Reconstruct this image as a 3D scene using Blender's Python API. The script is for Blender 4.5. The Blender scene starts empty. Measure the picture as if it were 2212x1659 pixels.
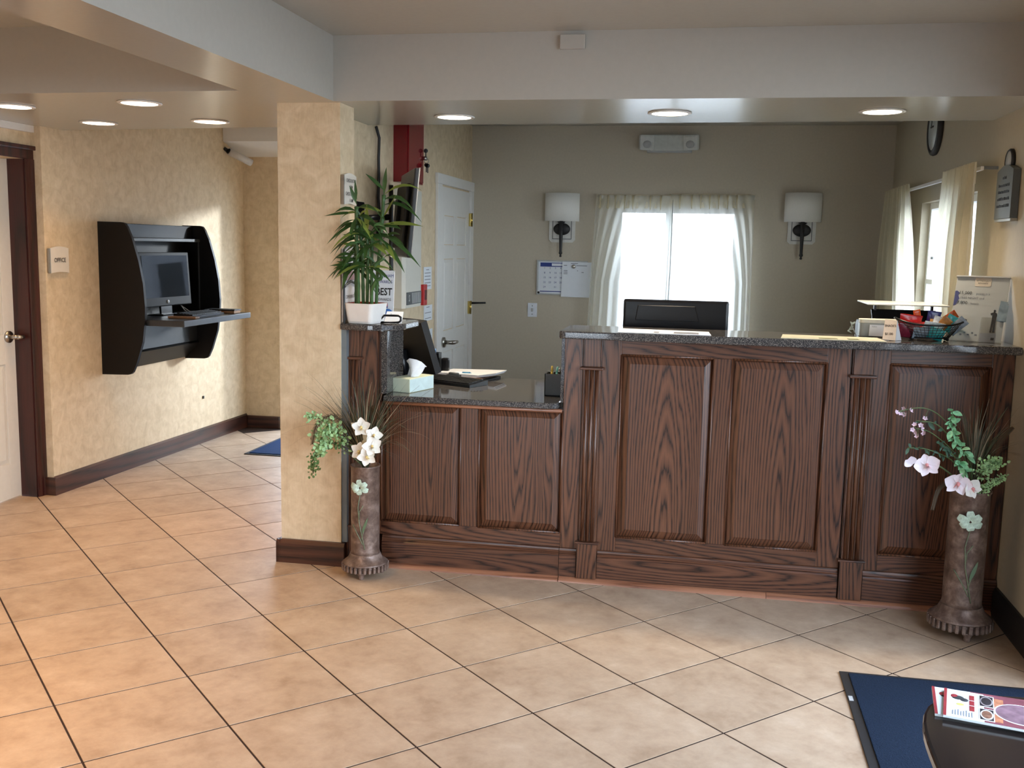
import bpy, bmesh, math, random
from mathutils import Matrix, Vector
random.seed(7)
K = 1.125                      # design units (written below) to metres
C = bpy.context.scene.collection
PI = math.pi
sc = bpy.context.scene

# ------------------------------------------------------------------ camera
PITCH, ROLL, AZ, CAMZ, FPX = 0.1346, 0.0204, math.radians(45) - 0.5992, 1.4178, 2190.1
fw = Vector((-math.sin(AZ) * math.cos(PITCH), math.cos(AZ) * math.cos(PITCH), -math.sin(PITCH)))
rt0 = Vector((math.cos(AZ), math.sin(AZ), 0))
up0 = rt0.cross(fw)
rt = math.cos(ROLL) * rt0 + math.sin(ROLL) * up0
up = -math.sin(ROLL) * rt0 + math.cos(ROLL) * up0
cam = bpy.data.cameras.new('camera')
cam.sensor_width = 36.0
cam.lens = FPX / 2212 * 36.0
cam.clip_start = 0.05
co = bpy.data.objects.new('camera', cam)
M = Matrix((rt, up, -fw)).transposed().to_4x4()
M.translation = Vector((0, 0, CAMZ * K))
co.matrix_world = M
C.objects.link(co)
sc.camera = co
# ------------------------------------------------------------------ world, exposure
sc.view_settings.view_transform = 'Standard'
sc.view_settings.look = 'None'
sc.view_settings.gamma = 1.0
sc.view_settings.use_curve_mapping = False
sc.view_settings.exposure = EXPOSURE = 0.08
SKY = 13.0
w = bpy.data.worlds.new('world')
sc.world = w
w.use_nodes = True
nt = w.node_tree
bg = nt.nodes['Background']
tc = nt.nodes.new('ShaderNodeTexCoord')
sx = nt.nodes.new('ShaderNodeSeparateXYZ')
rp = nt.nodes.new('ShaderNodeValToRGB')
nt.links.new(tc.outputs['Generated'], sx.inputs[0])
nt.links.new(sx.outputs['Z'], rp.inputs[0])
nt.links.new(rp.outputs[0], bg.inputs[0])
rp.color_ramp.elements[0].position = 0.0
rp.color_ramp.elements[0].color = (0.80, 0.90, 1.0, 1)
rp.color_ramp.elements[1].position = 0.7
rp.color_ramp.elements[1].color = (0.62, 0.76, 1.0, 1)
bg.inputs[1].default_value = SKY
LAMP_W = 10.0                   # each recessed ceiling lamp, watts
W_COUNTER, W_HALL, W_TRAY = 0.66, 0.26, 2.0
COL_COUNTER = (1.0, 0.82, 0.60)
LAMP_COL = (1.0, 0.57, 0.25)
sun = bpy.data.lights.new('sun', 'SUN')
sun.energy = 5.0; sun.angle = math.radians(7); sun.color = (0.90, 0.95, 1.0)
so_ = bpy.data.objects.new('sun', sun)
so_.rotation_euler = Vector((-0.65, -0.76, -0.175)).to_track_quat('-Z', 'Y').to_euler()
C.objects.link(so_)
def portal(name, loc, sx_, sy_, rot):
    l = bpy.data.lights.new(name, 'AREA')
    l.shape = 'RECTANGLE'
    l.size, l.size_y = sx_ * K, sy_ * K
    l.cycles.is_portal = True
    o = bpy.data.objects.new(name, l)
    o.location = Vector(loc) * K
    o.rotation_euler = rot
    C.objects.link(o)
portal('portal_back', (-0.215, 7.3, 1.16), 0.84, 1.1, (-PI / 2, 0, 0))
portal('portal_side', (1.29, 5.59, 1.265), 0.92, 1.24, (0, PI / 2, 0))
portal('portal_entry', (1.29, 1.96, 1.09), 2.12, 2.94, (0, PI / 2, 0))
portal('portal_front', (-1.6, -1.88, 0.69), 1.4, 1.32, (PI / 2, 0, 0))
portal('portal_exit', (-2.495, 7.3, 0.9), 1.31, 1.8, (-PI / 2, 0, 0))

# ------------------------------------------------------------------ helpers
ORG = {}
class MB:
    """collects geometry (design units, build coordinates) for ONE mesh object"""
    def __init__(s, T=None):
        s.bm = bmesh.new(); s.T = T; s.smooth = False
    def add(s, vs, fs, smooth=None):
        T = s.T
        bv = [s.bm.verts.new(T @ Vector(v) if T else v) for v in vs]
        for f in fs:
            try:
                fc = s.bm.faces.new([bv[i] for i in f])
                if smooth: fc.smooth = True
            except ValueError:
                pass
        return s
    def box(s, x0, x1, y0, y1, z0, z1, b=0.0):
        if b <= 0:
            vs = [(x, y, z) for z in (z0, z1) for y in (y0, y1) for x in (x0, x1)]
            return s.add(vs, [(0, 2, 3, 1), (4, 5, 7, 6), (0, 1, 5, 4), (2, 6, 7, 3), (0, 4, 6, 2), (1, 3, 7, 5)])
        t = bmesh.new()
        bmesh.ops.create_cube(t, size=1)
        for v in t.verts:
            v.co = ((x0 + x1) / 2 + v.co.x * (x1 - x0), (y0 + y1) / 2 + v.co.y * (y1 - y0), (z0 + z1) / 2 + v.co.z * (z1 - z0))
        b = min(b, 0.45 * min(abs(x1 - x0), abs(y1 - y0), abs(z1 - z0)))
        bmesh.ops.bevel(t, geom=list(t.edges), offset=b, segments=2, affect='EDGES', profile=0.6)
        return s.merge(t)
    def merge(s, t, smooth=False):
        t.verts.index_update()
        vs = [tuple(v.co) for v in t.verts]
        fs = [[v.index for v in f.verts] for f in t.faces]
        t.free()
        return s.add(vs, fs, smooth)
    def prism(s, poly, axis, a0, a1, smooth=False):
        """poly of 2-D points extruded along axis ('x': (y,z), 'y': (x,z), 'z': (x,y))"""
        f = {'x': lambda p, a: (a, p[0], p[1]), 'y': lambda p, a: (p[0], a, p[1]), 'z': lambda p, a: (p[0], p[1], a)}[axis]
        n = len(poly)
        vs = [f(p, a0) for p in poly] + [f(p, a1) for p in poly]
        area = sum(poly[i][0] * poly[(i + 1) % n][1] - poly[(i + 1) % n][0] * poly[i][1] for i in range(n))
        flip = (area > 0) == (axis != 'y')
        sgn = (a1 > a0)
        fs = [tuple(range(n)), tuple(range(2 * n - 1, n - 1, -1))] + [(i, i + n, (i + 1) % n + n, (i + 1) % n) for i in range(n)]
        if flip == sgn:
            fs = [tuple(reversed(q)) for q in fs]
        return s.add(vs, fs, smooth)
    def lathe(s, prof, cx=0, cy=0, seg=28, sx=1.0, sy=1.0, smooth=True):
        vs, fs = [], []
        for r, z in prof:
            for k in range(seg):
                a = 2 * PI * k / seg
                vs.append((cx + r * sx * math.cos(a), cy + r * sy * math.sin(a), z))
        for i in range(len(prof) - 1):
            for k in range(seg):
                k2 = (k + 1) % seg
                fs.append((i * seg + k, i * seg + k2, (i + 1) * seg + k2, (i + 1) * seg + k))
        fs.append(tuple(range(seg - 1, -1, -1)))
        fs.append(tuple((len(prof) - 1) * seg + k for k in range(seg)))
        return s.add(vs, fs, smooth)
    def tube(s, path, r, seg=8, smooth=True, closed=False):
        path = [Vector(p) for p in path]
        n = len(path)
        rr = r if isinstance(r, (list, tuple)) else [r] * n
        vs, fs = [], []
        ref = None
        for i, p in enumerate(path):
            if closed:
                d = (path[(i + 1) % n] - path[i - 1])
            else:
                d = path[min(i + 1, n - 1)] - path[max(i - 1, 0)]
            d.normalize()
            if ref is None:
                ref = Vector((0, 0, 1)) if abs(d.z) < 0.9 else Vector((1, 0, 0))
            a = d.cross(ref); a.normalize()
            b = a.cross(d); b.normalize()
            ref = b
            for k in range(seg):
                t = 2 * PI * k / seg
                vs.append(tuple(p + (a * math.cos(t) + b * math.sin(t)) * rr[i]))
        m = n if closed else n - 1
        for i in range(m):
            j = (i + 1) % n
            for k in range(seg):
                k2 = (k + 1) % seg
                fs.append((i * seg + k, i * seg + k2, j * seg + k2, j * seg + k))
        if not closed:
            fs.append(tuple(range(seg - 1, -1, -1)))
            fs.append(tuple((n - 1) * seg + k for k in range(seg)))
        return s.add(vs, fs, smooth)
    def cyl(s, p0, p1, r, seg=16, r2=None, smooth=True):
        return s.tube([p0, p1], [r, r if r2 is None else r2], seg, smooth)
    def ball(s, c, r, sx=1, sy=1, sz=1, u=14, v=8):
        t = bmesh.new()
        bmesh.ops.create_uvsphere(t, u_segments=u, v_segments=v, radius=r)
        for q in t.verts:
            q.co = (c[0] + q.co.x * sx, c[1] + q.co.y * sy, c[2] + q.co.z * sz)
        return s.merge(t, True)
    def ribbon(s, path, widths, side, thick=0.0, cup=0.0):
        """leaf or blade: a strip along path, 'side' is the width direction"""
        path = [Vector(p) for p in path]
        side = Vector(side)
        n = len(path)
        vs, fs = [], []
        for i, p in enumerate(path):
            d = path[min(i + 1, n - 1)] - path[max(i - 1, 0)]
            sd = side - d * (side.dot(d) / max(d.length_squared, 1e-9))
            if sd.length < 1e-6: sd = d.orthogonal()
            sd.normalize()
            nn = sd.cross(d); nn.normalize()
            wd = widths[i]
            vs += [tuple(p - sd * wd + nn * cup * wd), tuple(p), tuple(p + sd * wd + nn * cup * wd)]
        for i in range(n - 1):
            a, b = 3 * i, 3 * (i + 1)
            fs += [(a, a + 1, b + 1, b), (a + 1, a + 2, b + 2, b + 1)]
        return s.add(vs, fs, True)
    def eased(s, poly, z0, z1, b):
        """horizontal slab of outline poly with eased top and bottom edges"""
        poly = [Vector((p[0], p[1])) for p in poly]
        q = [p for i, p in enumerate(poly) if (p - poly[i - 1]).length > 1e-5]
        n = len(q)
        area = sum(q[i].x * q[(i + 1) % n].y - q[(i + 1) % n].x * q[i].y for i in range(n))
        if area < 0: q.reverse()
        def inset(d):
            out = []
            for i in range(n):
                e0 = (q[i] - q[i - 1]).normalized(); e1 = (q[(i + 1) % n] - q[i]).normalized()
                n0 = Vector((-e0.y, e0.x)); n1 = Vector((-e1.y, e1.x)); m = (n0 + n1)
                m = m / max(0.3, m.length_squared) * 2
                out.append(q[i] + m * d)
            return out
        rings = [(z0, b), (z0 + b * 0.3, b * 0.3), (z0 + b, 0), (z1 - b, 0), (z1 - b * 0.3, b * 0.3), (z1, b)]
        vs = [(p.x, p.y, z) for z, d in rings for p in inset(d)]
        fs = [tuple(range(n - 1, -1, -1))] + [(r * n + i, r * n + (i + 1) % n, (r + 1) * n + (i + 1) % n, (r + 1) * n + i) for r in range(len(rings) - 1) for i in range(n)] + [tuple((len(rings) - 1) * n + i for i in range(n))]
        return s.add(vs, fs)
    def quad(s, *p):
        return s.add(list(p), [tuple(range(len(p)))])
    def slab4(s, p0, p1, p2, p3, t):
        """panel with corners p0..p3 (front face) and thickness t behind it"""
        p = [Vector(q) for q in (p0, p1, p2, p3)]
        n = (p[1] - p[0]).cross(p[3] - p[0]); n.normalize()
        vs = [tuple(q) for q in p] + [tuple(q - n * t) for q in p]
        return s.add(vs, [(0, 1, 2, 3), (7, 6, 5, 4), (0, 4, 5, 1), (1, 5, 6, 2), (2, 6, 7, 3), (3, 7, 4, 0)])
    def build(s, name, mat, parent=None, label=None, cat=None, group=None, kind=None):
        bm = s.bm
        if not bm.verts: raise RuntimeError('empty ' + name)
        lo = Vector((min(v.co.x for v in bm.verts), min(v.co.y for v in bm.verts), min(v.co.z for v in bm.verts)))
        hi = Vector((max(v.co.x for v in bm.verts), max(v.co.y for v in bm.verts), max(v.co.z for v in bm.verts)))
        c = (lo + hi) / 2
        for v in bm.verts: v.co = (v.co - c) * K
        me = bpy.data.meshes.new(name)
        bm.to_mesh(me); bm.free()
        mats = mat if isinstance(mat, (list, tuple)) else [mat]
        for m in mats: me.materials.append(m)
        o = bpy.data.objects.new(name, me)
        place(o, c, parent)
        tag(o, label, cat, group, kind)
        return o
def curved(path, n=5):
    """smooth curve through the points"""
    p = [Vector(q) for q in path]
    p = [p[0] * 2 - p[1]] + p + [p[-1] * 2 - p[-2]]
    out = []
    for i in range(1, len(p) - 2):
        for k in range(n):
            t = k / n
            out.append(0.5 * ((2 * p[i]) + (p[i + 1] - p[i - 1]) * t + (2 * p[i - 1] - 5 * p[i] + 4 * p[i + 1] - p[i + 2]) * t * t + (3 * p[i] - p[i - 1] - 3 * p[i + 1] + p[i + 2]) * t ** 3))
    return out + [p[-2]]
def place(o, c, parent):
    c = Vector(c)
    ORG[o.name] = c
    if parent:
        o.parent = parent
        o.location = (c - ORG[parent.name]) * K
    else:
        o.location = c * K
    C.objects.link(o)
def tag(o, label=None, cat=None, group=None, kind=None):
    if label: o['label'] = label
    if cat: o['category'] = cat
    if group: o['group'] = group
    if kind: o['kind'] = kind
    return o
def thing(name, loc, label=None, cat=None, group=None, kind=None):
    o = bpy.data.objects.new(name, None)
    o.empty_display_size = 0.05
    place(o, loc, None)
    return tag(o, label, cat, group, kind)
def dup(root, d, label=None):
    r = root.copy(); C.objects.link(r); r.location = root.location + Vector(d) * K
    if label: r['label'] = label
    for ch in list(root.children):
        c = ch.copy(); C.objects.link(c); c.parent = r
        for g in list(ch.children):
            q = g.copy(); C.objects.link(q); q.parent = c
    return r
FACE = {'-y': (PI / 2, 0, 0), '+x': (PI / 2, 0, PI / 2), '-x': (PI / 2, 0, -PI / 2)}
def text(body, loc, size, face, mat, parent, T=None, align='CENTER', name='lettering', bold=0.0, sx=1.0):
    cu = bpy.data.curves.new(name, 'FONT')
    cu.body = body
    cu.size = size * K
    cu.align_x = align
    cu.align_y = 'CENTER'
    cu.space_character = 1.0
    cu.offset = bold * size * K
    cu.resolution_u = 2
    cu.materials.append(mat)
    tmp = bpy.data.objects.new('tmp', cu)
    me = bpy.data.meshes.new_from_object(tmp)
    bpy.data.objects.remove(tmp); bpy.data.curves.remove(cu)
    if not me.materials: me.materials.append(mat)
    o = bpy.data.objects.new(name, me)
    if T is not None:
        m = T @ Matrix.Translation(loc) @ Matrix.Rotation(PI / 2, 4, 'X')
        place(o, m.translation, parent)
        o.rotation_euler = m.to_euler()
    else:
        place(o, loc, parent)
        o.rotation_euler = FACE[face]
    o.scale = (sx, 1, 1)
    return o
def frame(loc, rz=0.0, rx=0.0):
    return Matrix.Translation(loc) @ Matrix.Rotation(rz, 4, 'Z') @ Matrix.Rotation(rx, 4, 'X')

# ------------------------------------------------------------------ materials
def newmat(name):
    m = bpy.data.materials.new(name); m.use_nodes = True
    return m, m.node_tree, m.node_tree.nodes['Principled BSDF']
def lin(c):
    return tuple(((v / 255) / 12.92 if v / 255 <= 0.04045 else ((v / 255 + 0.055) / 1.055) ** 2.4) for v in c) + (1,)
def N(nt, t, **kw):
    n = nt.nodes.new(t)
    for k, v in kw.items(): setattr(n, k, v)
    return n
def ramp(nt, src, stops):
    r = N(nt, 'ShaderNodeValToRGB')
    e = r.color_ramp.elements
    while len(e) < len(stops): e.new(0.5)
    for q, (p, c) in zip(e, stops):
        q.position = p; q.color = c if len(c) == 4 else tuple(c) + (1,)
    nt.links.new(src, r.inputs[0])
    return r.outputs[0]
def noise(nt, vec, scale, detail=3, rough=0.55, dist=0.0):
    n = N(nt, 'ShaderNodeTexNoise')
    n.inputs['Scale'].default_value = scale
    n.inputs['Detail'].default_value = detail
    n.inputs['Roughness'].default_value = rough
    n.inputs['Distortion'].default_value = dist
    if vec is not None: nt.links.new(vec, n.inputs['Vector'])
    return n.outputs['Fac']
def coords(nt, scale=(1, 1, 1), rnd=0.0):
    t = N(nt, 'ShaderNodeTexCoord'); m = N(nt, 'ShaderNodeMapping')
    m.inputs['Scale'].default_value = scale
    nt.links.new(t.outputs['Object'], m.inputs['Vector'])
    if rnd:
        oi = N(nt, 'ShaderNodeObjectInfo'); mu = N(nt, 'ShaderNodeMath', operation='MULTIPLY')
        mu.inputs[1].default_value = rnd
        nt.links.new(oi.outputs['Random'], mu.inputs[0]); nt.links.new(mu.outputs[0], m.inputs['Location'])
    return m.outputs[0]
def bump(nt, b, h, strength, dist=0.002):
    n = N(nt, 'ShaderNodeBump'); n.inputs['Strength'].default_value = strength; n.inputs['Distance'].default_value = dist
    nt.links.new(h, n.inputs['Height']); nt.links.new(n.outputs[0], b.inputs['Normal'])
def plain(name, col, rough=0.5, metal=0.0, spec=0.5, var=0.06, vs=30, coat=0.0, bmp=0.0):
    m, nt, b = newmat(name)
    c = col if len(col) == 4 else tuple(col) + (1,)
    f = noise(nt, coords(nt), vs, 2)
    lo = tuple(v * (1 - var) for v in c[:3]) + (1,); hi = tuple(min(1, v * (1 + var)) for v in c[:3]) + (1,)
    nt.links.new(ramp(nt, f, [(0.3, lo), (0.7, hi)]), b.inputs['Base Color'])
    b.inputs['Roughness'].default_value = rough; b.inputs['Metallic'].default_value = metal
    b.inputs['Specular IOR Level'].default_value = spec
    if coat: b.inputs['Coat Weight'].default_value = coat; b.inputs['Coat Roughness'].default_value = 0.08
    if bmp: bump(nt, b, f, bmp)
    return m
def rgb(r, g, b): return lin((r, g, b))

def wallpaper(name, base, dark, light):
    m, nt, b = newmat(name)
    v = coords(nt)
    f1 = noise(nt, v, 16, 5, 0.62, 0.6)
    vs = coords(nt, (60, 60, 6))
    f2 = noise(nt, vs, 3, 3, 0.6)
    c1 = ramp(nt, f1, [(0.32, dark), (0.5, base), (0.68, light)])
    mx = N(nt, 'ShaderNodeMix', data_type='RGBA', blend_type='OVERLAY'); mx.inputs[0].default_value = 0.28
    nt.links.new(c1, mx.inputs[6]); nt.links.new(ramp(nt, f2, [(0.3, (0.35, 0.35, 0.35)), (0.7, (0.62, 0.62, 0.62))]), mx.inputs[7])
    nt.links.new(mx.outputs[2], b.inputs['Base Color'])
    b.inputs['Roughness'].default_value = 0.62
    bump(nt, b, f2, 0.25, 0.001)
    return m
def wood(name, axis, dark, mid, light, rings=26.0, rough=0.33, slope=0.085):
    m, nt, b = newmat(name)
    t = N(nt, 'ShaderNodeTexCoord'); oi = N(nt, 'ShaderNodeObjectInfo')
    s = N(nt, 'ShaderNodeSeparateXYZ'); nt.links.new(t.outputs['Object'], s.inputs[0])
    L, A, B = {'z': ('Z', 'X', 'Y'), 'x': ('X', 'Z', 'Y'), 'y': ('Y', 'Z', 'X')}[axis]
    def math_(op, a, b_=None):
        n = N(nt, 'ShaderNodeMath', operation=op)
        for i, q in enumerate((a, b_)):
            if q is None: continue
            if isinstance(q, (int, float)): n.inputs[i].default_value = q
            else: nt.links.new(q, n.inputs[i])
        return n.outputs[0]
    rnd = oi.outputs['Random']
    r2 = math_('FRACT', math_('MULTIPLY', rnd, 7.31)); r3 = math_('FRACT', math_('MULTIPLY', rnd, 23.7))
    across = math_('ADD', math_('ADD', s.outputs[A], s.outputs[B]), math_('MULTIPLY', math_('SUBTRACT', r2, 0.5), 0.16))
    along = math_('ADD', s.outputs[L], math_('MULTIPLY', math_('SUBTRACT', r3, 0.5), 1.1))
    cb = N(nt, 'ShaderNodeCombineXYZ')
    nt.links.new(across, cb.inputs[0]); nt.links.new(math_('MULTIPLY', along, slope), cb.inputs[1]); nt.links.new(math_('MULTIPLY', rnd, 5.0), cb.inputs[2])
    nz = N(nt, 'ShaderNodeTexNoise'); nz.inputs['Scale'].default_value = 11; nz.inputs['Detail'].default_value = 2
    nt.links.new(cb.outputs[0], nz.inputs['Vector'])
    d = math_('MULTIPLY', math_('SUBTRACT', nz.outputs['Fac'], 0.5), 0.075)
    ax = math_('ADD', across, d)
    rr = math_('SQRT', math_('ADD', math_('MULTIPLY', ax, ax), math_('ADD', math_('MULTIPLY', math_('MULTIPLY', along, slope), math_('MULTIPLY', along, slope)), 0.0004)))
    band = math_('FRACT', math_('MULTIPLY', math_('ADD', rr, math_('MULTIPLY', d, 0.45)), rings))
    fv = N(nt, 'ShaderNodeCombineXYZ')
    nt.links.new(math_('MULTIPLY', across, 260), fv.inputs[0]); nt.links.new(math_('MULTIPLY', along, 7), fv.inputs[1]); nt.links.new(rnd, fv.inputs[2])
    fine = noise(nt, fv.outputs[0], 1.0, 2, 0.6)
    pore = math_('ADD', band, math_('MULTIPLY', math_('SUBTRACT', fine, 0.5), 0.75))
    c1 = ramp(nt, pore, [(0.0, dark), (0.16, mid), (0.5, light), (0.86, mid), (1.0, dark)])
    broad = noise(nt, cb.outputs[0], 3.5, 1)
    mx = N(nt, 'ShaderNodeMix', data_type='RGBA', blend_type='MULTIPLY'); mx.inputs[0].default_value = 0.6
    nt.links.new(c1, mx.inputs[6]); nt.links.new(ramp(nt, broad, [(0.3, (0.62, 0.6, 0.6)), (0.7, (1, 1, 1))]), mx.inputs[7])
    nt.links.new(mx.outputs[2], b.inputs['Base Color'])
    b.inputs['Roughness'].default_value = rough
    b.inputs['Coat Weight'].default_value = 0.12; b.inputs['Coat Roughness'].default_value = 0.12
    bump(nt, b, fine, 0.12, 0.0006)
    return m
def granite(name, base, fleck, lightf, rough=0.06, sc_=260):
    m, nt, b = newmat(name)
    v = coords(nt, (1, 1, 1))
    vo = N(nt, 'ShaderNodeTexVoronoi'); vo.inputs['Scale'].default_value = sc_
    nt.links.new(v, vo.inputs['Vector'])
    s = N(nt, 'ShaderNodeSeparateColor'); nt.links.new(vo.outputs['Color'], s.inputs[0])
    c = ramp(nt, s.outputs[0], [(0.0, fleck), (0.34, base), (0.62, base), (0.8, lightf), (1.0, tuple(min(1, q * 1.5) for q in lightf[:3]) + (1,))])
    nt.links.new(c, b.inputs['Base Color'])
    b.inputs['Roughness'].default_value = rough
    return m
def tilemat():
    m, nt, b = newmat('floor_tile')
    oi = N(nt, 'ShaderNodeObjectInfo')
    v = coords(nt, (1, 1, 1), 37.0)
    f1 = noise(nt, v, 6.5, 7, 0.66, 0.15)
    f2 = noise(nt, v, 22, 5, 0.65)
    c = ramp(nt, f1, [(0.28, rgb(166, 141, 117)), (0.45, rgb(181, 157, 133)), (0.58, rgb(190, 167, 143)), (0.74, rgb(202, 181, 158))])
    mx = N(nt, 'ShaderNodeMix', data_type='RGBA', blend_type='OVERLAY'); mx.inputs[0].default_value = 0.30
    nt.links.new(c, mx.inputs[6]); nt.links.new(ramp(nt, f2, [(0.25, (0.36, 0.35, 0.34)), (0.75, (0.62, 0.62, 0.62))]), mx.inputs[7])
    hs = N(nt, 'ShaderNodeHueSaturation')
    mr = N(nt, 'ShaderNodeMapRange'); mr.inputs[3].default_value = 0.94; mr.inputs[4].default_value = 1.05
    nt.links.new(oi.outputs['Random'], mr.inputs[0]); nt.links.new(mr.outputs[0], hs.inputs['Value'])
    nt.links.new(mx.outputs[2], hs.inputs['Color']); nt.links.new(hs.outputs[0], b.inputs['Base Color'])
    b.inputs['Roughness'].default_value = 0.5
    b.inputs['Specular IOR Level'].default_value = 0.3
    bump(nt, b, f2, 0.10, 0.001)
    return m
def sheer(name, col, transp):
    m, nt, b = newmat(name)
    nt.nodes.remove(b)
    out = nt.nodes['Material Output']
    tr = N(nt, 'ShaderNodeBsdfTransparent'); tl = N(nt, 'ShaderNodeBsdfTranslucent'); df = N(nt, 'ShaderNodeBsdfDiffuse')
    v = coords(nt, (400, 400, 30)); f = noise(nt, v, 1.0, 2)
    col_o = ramp(nt, f, [(0.2, tuple(q * 0.88 for q in col[:3]) + (1,)), (0.8, col)])
    nt.links.new(col_o, tl.inputs[0]); nt.links.new(col_o, df.inputs[0])
    a = N(nt, 'ShaderNodeMixShader'); a.inputs[0].default_value = 0.25
    nt.links.new(tl.outputs[0], a.inputs[1]); nt.links.new(df.outputs[0], a.inputs[2])
    c = N(nt, 'ShaderNodeMixShader'); c.inputs[0].default_value = 1 - transp
    nt.links.new(tr.outputs[0], c.inputs[1]); nt.links.new(a.outputs[0], c.inputs[2])
    nt.links.new(c.outputs[0], out.inputs[0])
    return m
def glassmat(name, tint=(0.97, 0.98, 0.98, 1), clear=1.0):
    m, nt, b = newmat(name)
    nt.nodes.remove(b)
    out = nt.nodes['Material Output']
    tr = N(nt, 'ShaderNodeBsdfTransparent'); gl = N(nt, 'ShaderNodeBsdfGlossy'); lw = N(nt, 'ShaderNodeLayerWeight'); pw = N(nt, 'ShaderNodeMath', operation='POWER'); fr = N(nt, 'ShaderNodeMath', operation='MULTIPLY_ADD')
    lw.inputs[0].default_value = 0.5; pw.inputs[1].default_value = 5.0; fr.inputs[1].default_value = 0.9; fr.inputs[2].default_value = 0.035
    nt.links.new(lw.outputs['Facing'], pw.inputs[0]); nt.links.new(pw.outputs[0], fr.inputs[0])
    tr.inputs[0].default_value = tint; gl.inputs['Roughness'].default_value = 0.02
    mx = N(nt, 'ShaderNodeMixShader')
    nt.links.new(fr.outputs[0], mx.inputs[0]); nt.links.new(tr.outputs[0], mx.inputs[1]); nt.links.new(gl.outputs[0], mx.inputs[2])
    nt.links.new(mx.outputs[0], out.inputs[0])
    return m
def emit(name, col, s):
    m, nt, b = newmat(name)
    b.inputs['Base Color'].default_value = (0.8, 0.8, 0.8, 1)
    b.inputs['Emission Color'].default_value = col; b.inputs['Emission Strength'].default_value = s
    return m

PAPER = wallpaper('wallpaper', rgb(220, 199, 165), rgb(209, 187, 152), rgb(229, 209, 178))
PAINT = plain('taupe_paint', rgb(194, 183, 164), 0.55, var=0.03, vs=60, bmp=0.08)
CEIL = plain('ceiling_paint', rgb(180, 176, 167), 0.2, spec=0.4, var=0.015, vs=40)
WHITE = plain('white_paint', rgb(232, 230, 226), 0.38, var=0.015)
CREAM = plain('cream_paint', rgb(226, 219, 206), 0.4, var=0.02)
TRIMW = wood('dark_trim_wood', 'x', rgb(38, 20, 15), rgb(66, 37, 27), rgb(88, 52, 38), 20, 0.35)
TRIMY = wood('dark_trim_wood_long', 'y', rgb(38, 20, 15), rgb(66, 37, 27), rgb(88, 52, 38), 20, 0.35)
TRIMV = wood('dark_casing_wood', 'z', rgb(36, 14, 12), rgb(58, 22, 19), rgb(72, 30, 25), 14, 0.35)
OAK = wood('stained_oak_upright', 'z', rgb(34, 18, 11), rgb(86, 53, 36), rgb(112, 72, 50), 78)
OAKH = wood('stained_oak_level', 'x', rgb(34, 18, 11), rgb(82, 50, 35), rgb(106, 68, 48), 78)
OAKP = wood('stained_oak_narrow', 'z', rgb(60, 36, 25), rgb(88, 55, 38), rgb(110, 72, 51), 78)
SHOE = wood('light_shoe_wood', 'x', rgb(120, 76, 54), rgb(152, 100, 74), rgb(176, 122, 92), 20, 0.4)
TILE = tilemat()
GROUT = plain('grout', rgb(44, 26, 16), 0.9, var=0.2, vs=80)
GRAN = granite('dark_granite', rgb(62, 61, 62), rgb(32, 32, 34), rgb(106, 101, 97), sc_=380)
BLACK = plain('black_plastic', (0.007, 0.007, 0.008, 1), 0.28, spec=0.3, var=0.1)
BLACKM = plain('matt_black', (0.012, 0.011, 0.011, 1), 0.5, var=0.1)
KIOSK = plain('kiosk_black', (0.006, 0.0052, 0.005, 1), 0.42, spec=0.25, var=0.1)
SCREEN = plain('dark_screen', (0.006, 0.007, 0.008, 1), 0.03, spec=0.16, var=0.0)
GREY = plain('grey_plastic', rgb(120, 124, 128), 0.4)
DGREY = plain('dark_grey', rgb(62, 66, 68), 0.45)
LGREY = plain('light_grey', rgb(178, 180, 180), 0.45)
STEEL = plain('brushed_steel', rgb(176, 172, 164), 0.28, 1.0, var=0.03)
BRASS = plain('brass', rgb(206, 182, 110), 0.25, 1.0, var=0.03)
PAPERW = plain('white_paper', rgb(228, 232, 238), 0.6, var=0.01)
PRINT = plain('grey_print', rgb(120, 124, 134), 0.6, var=0.0)
INK = plain('black_ink', (0.015, 0.015, 0.018, 1), 0.6, var=0.0)
NAVYP = plain('navy_print', rgb(34, 58, 132), 0.5, var=0.03)
REDP = plain('red_gloss', rgb(120, 18, 26), 0.12, var=0.05)
GLASS = glassmat('window_glass')
ACRYL = glassmat('acrylic_sheet', (0.96, 0.97, 0.97, 1))
SHEER = sheer('sheer_ivory', (0.95, 0.94, 0.88, 1), 0.42)
SHEERT = sheer('ivory_curtain', (0.90, 0.84, 0.68, 1), 0.08)
LAMP = emit('lamp_lens', (1.0, 0.86, 0.66, 1), 9.0)
# ------------------------------------------------------------------ room shell
def struct(mb, name, mat): return mb.build(name, mat, kind='structure')
def holed(mb, axis, p0, p1, a0, a1, z0, z1, holes):
    """wall slab p0..p1 thick on 'axis', spanning a0..a1 and z0..z1, with rectangular holes (a,b,zlo,zhi)"""
    cuts = sorted(holes)
    def bx(u0, u1, w0, w1):
        if u1 - u0 < 1e-6 or w1 - w0 < 1e-6: return
        if axis == 'x': mb.box(p0, p1, u0, u1, w0, w1)
        else: mb.box(u0, u1, p0, p1, w0, w1)
    u = a0
    for (h0, h1, lo, hi) in cuts:
        bx(u, h0, z0, z1); bx(h0, h1, z0, lo); bx(h0, h1, hi, z1); u = h1
    bx(u, a1, z0, z1)
    return mb
ZC = 2.262
floor = struct(MB().box(-3.9, 1.31, -1.9, 7.32, -0.10, -0.0013), 'floor', GROUT)
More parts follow.
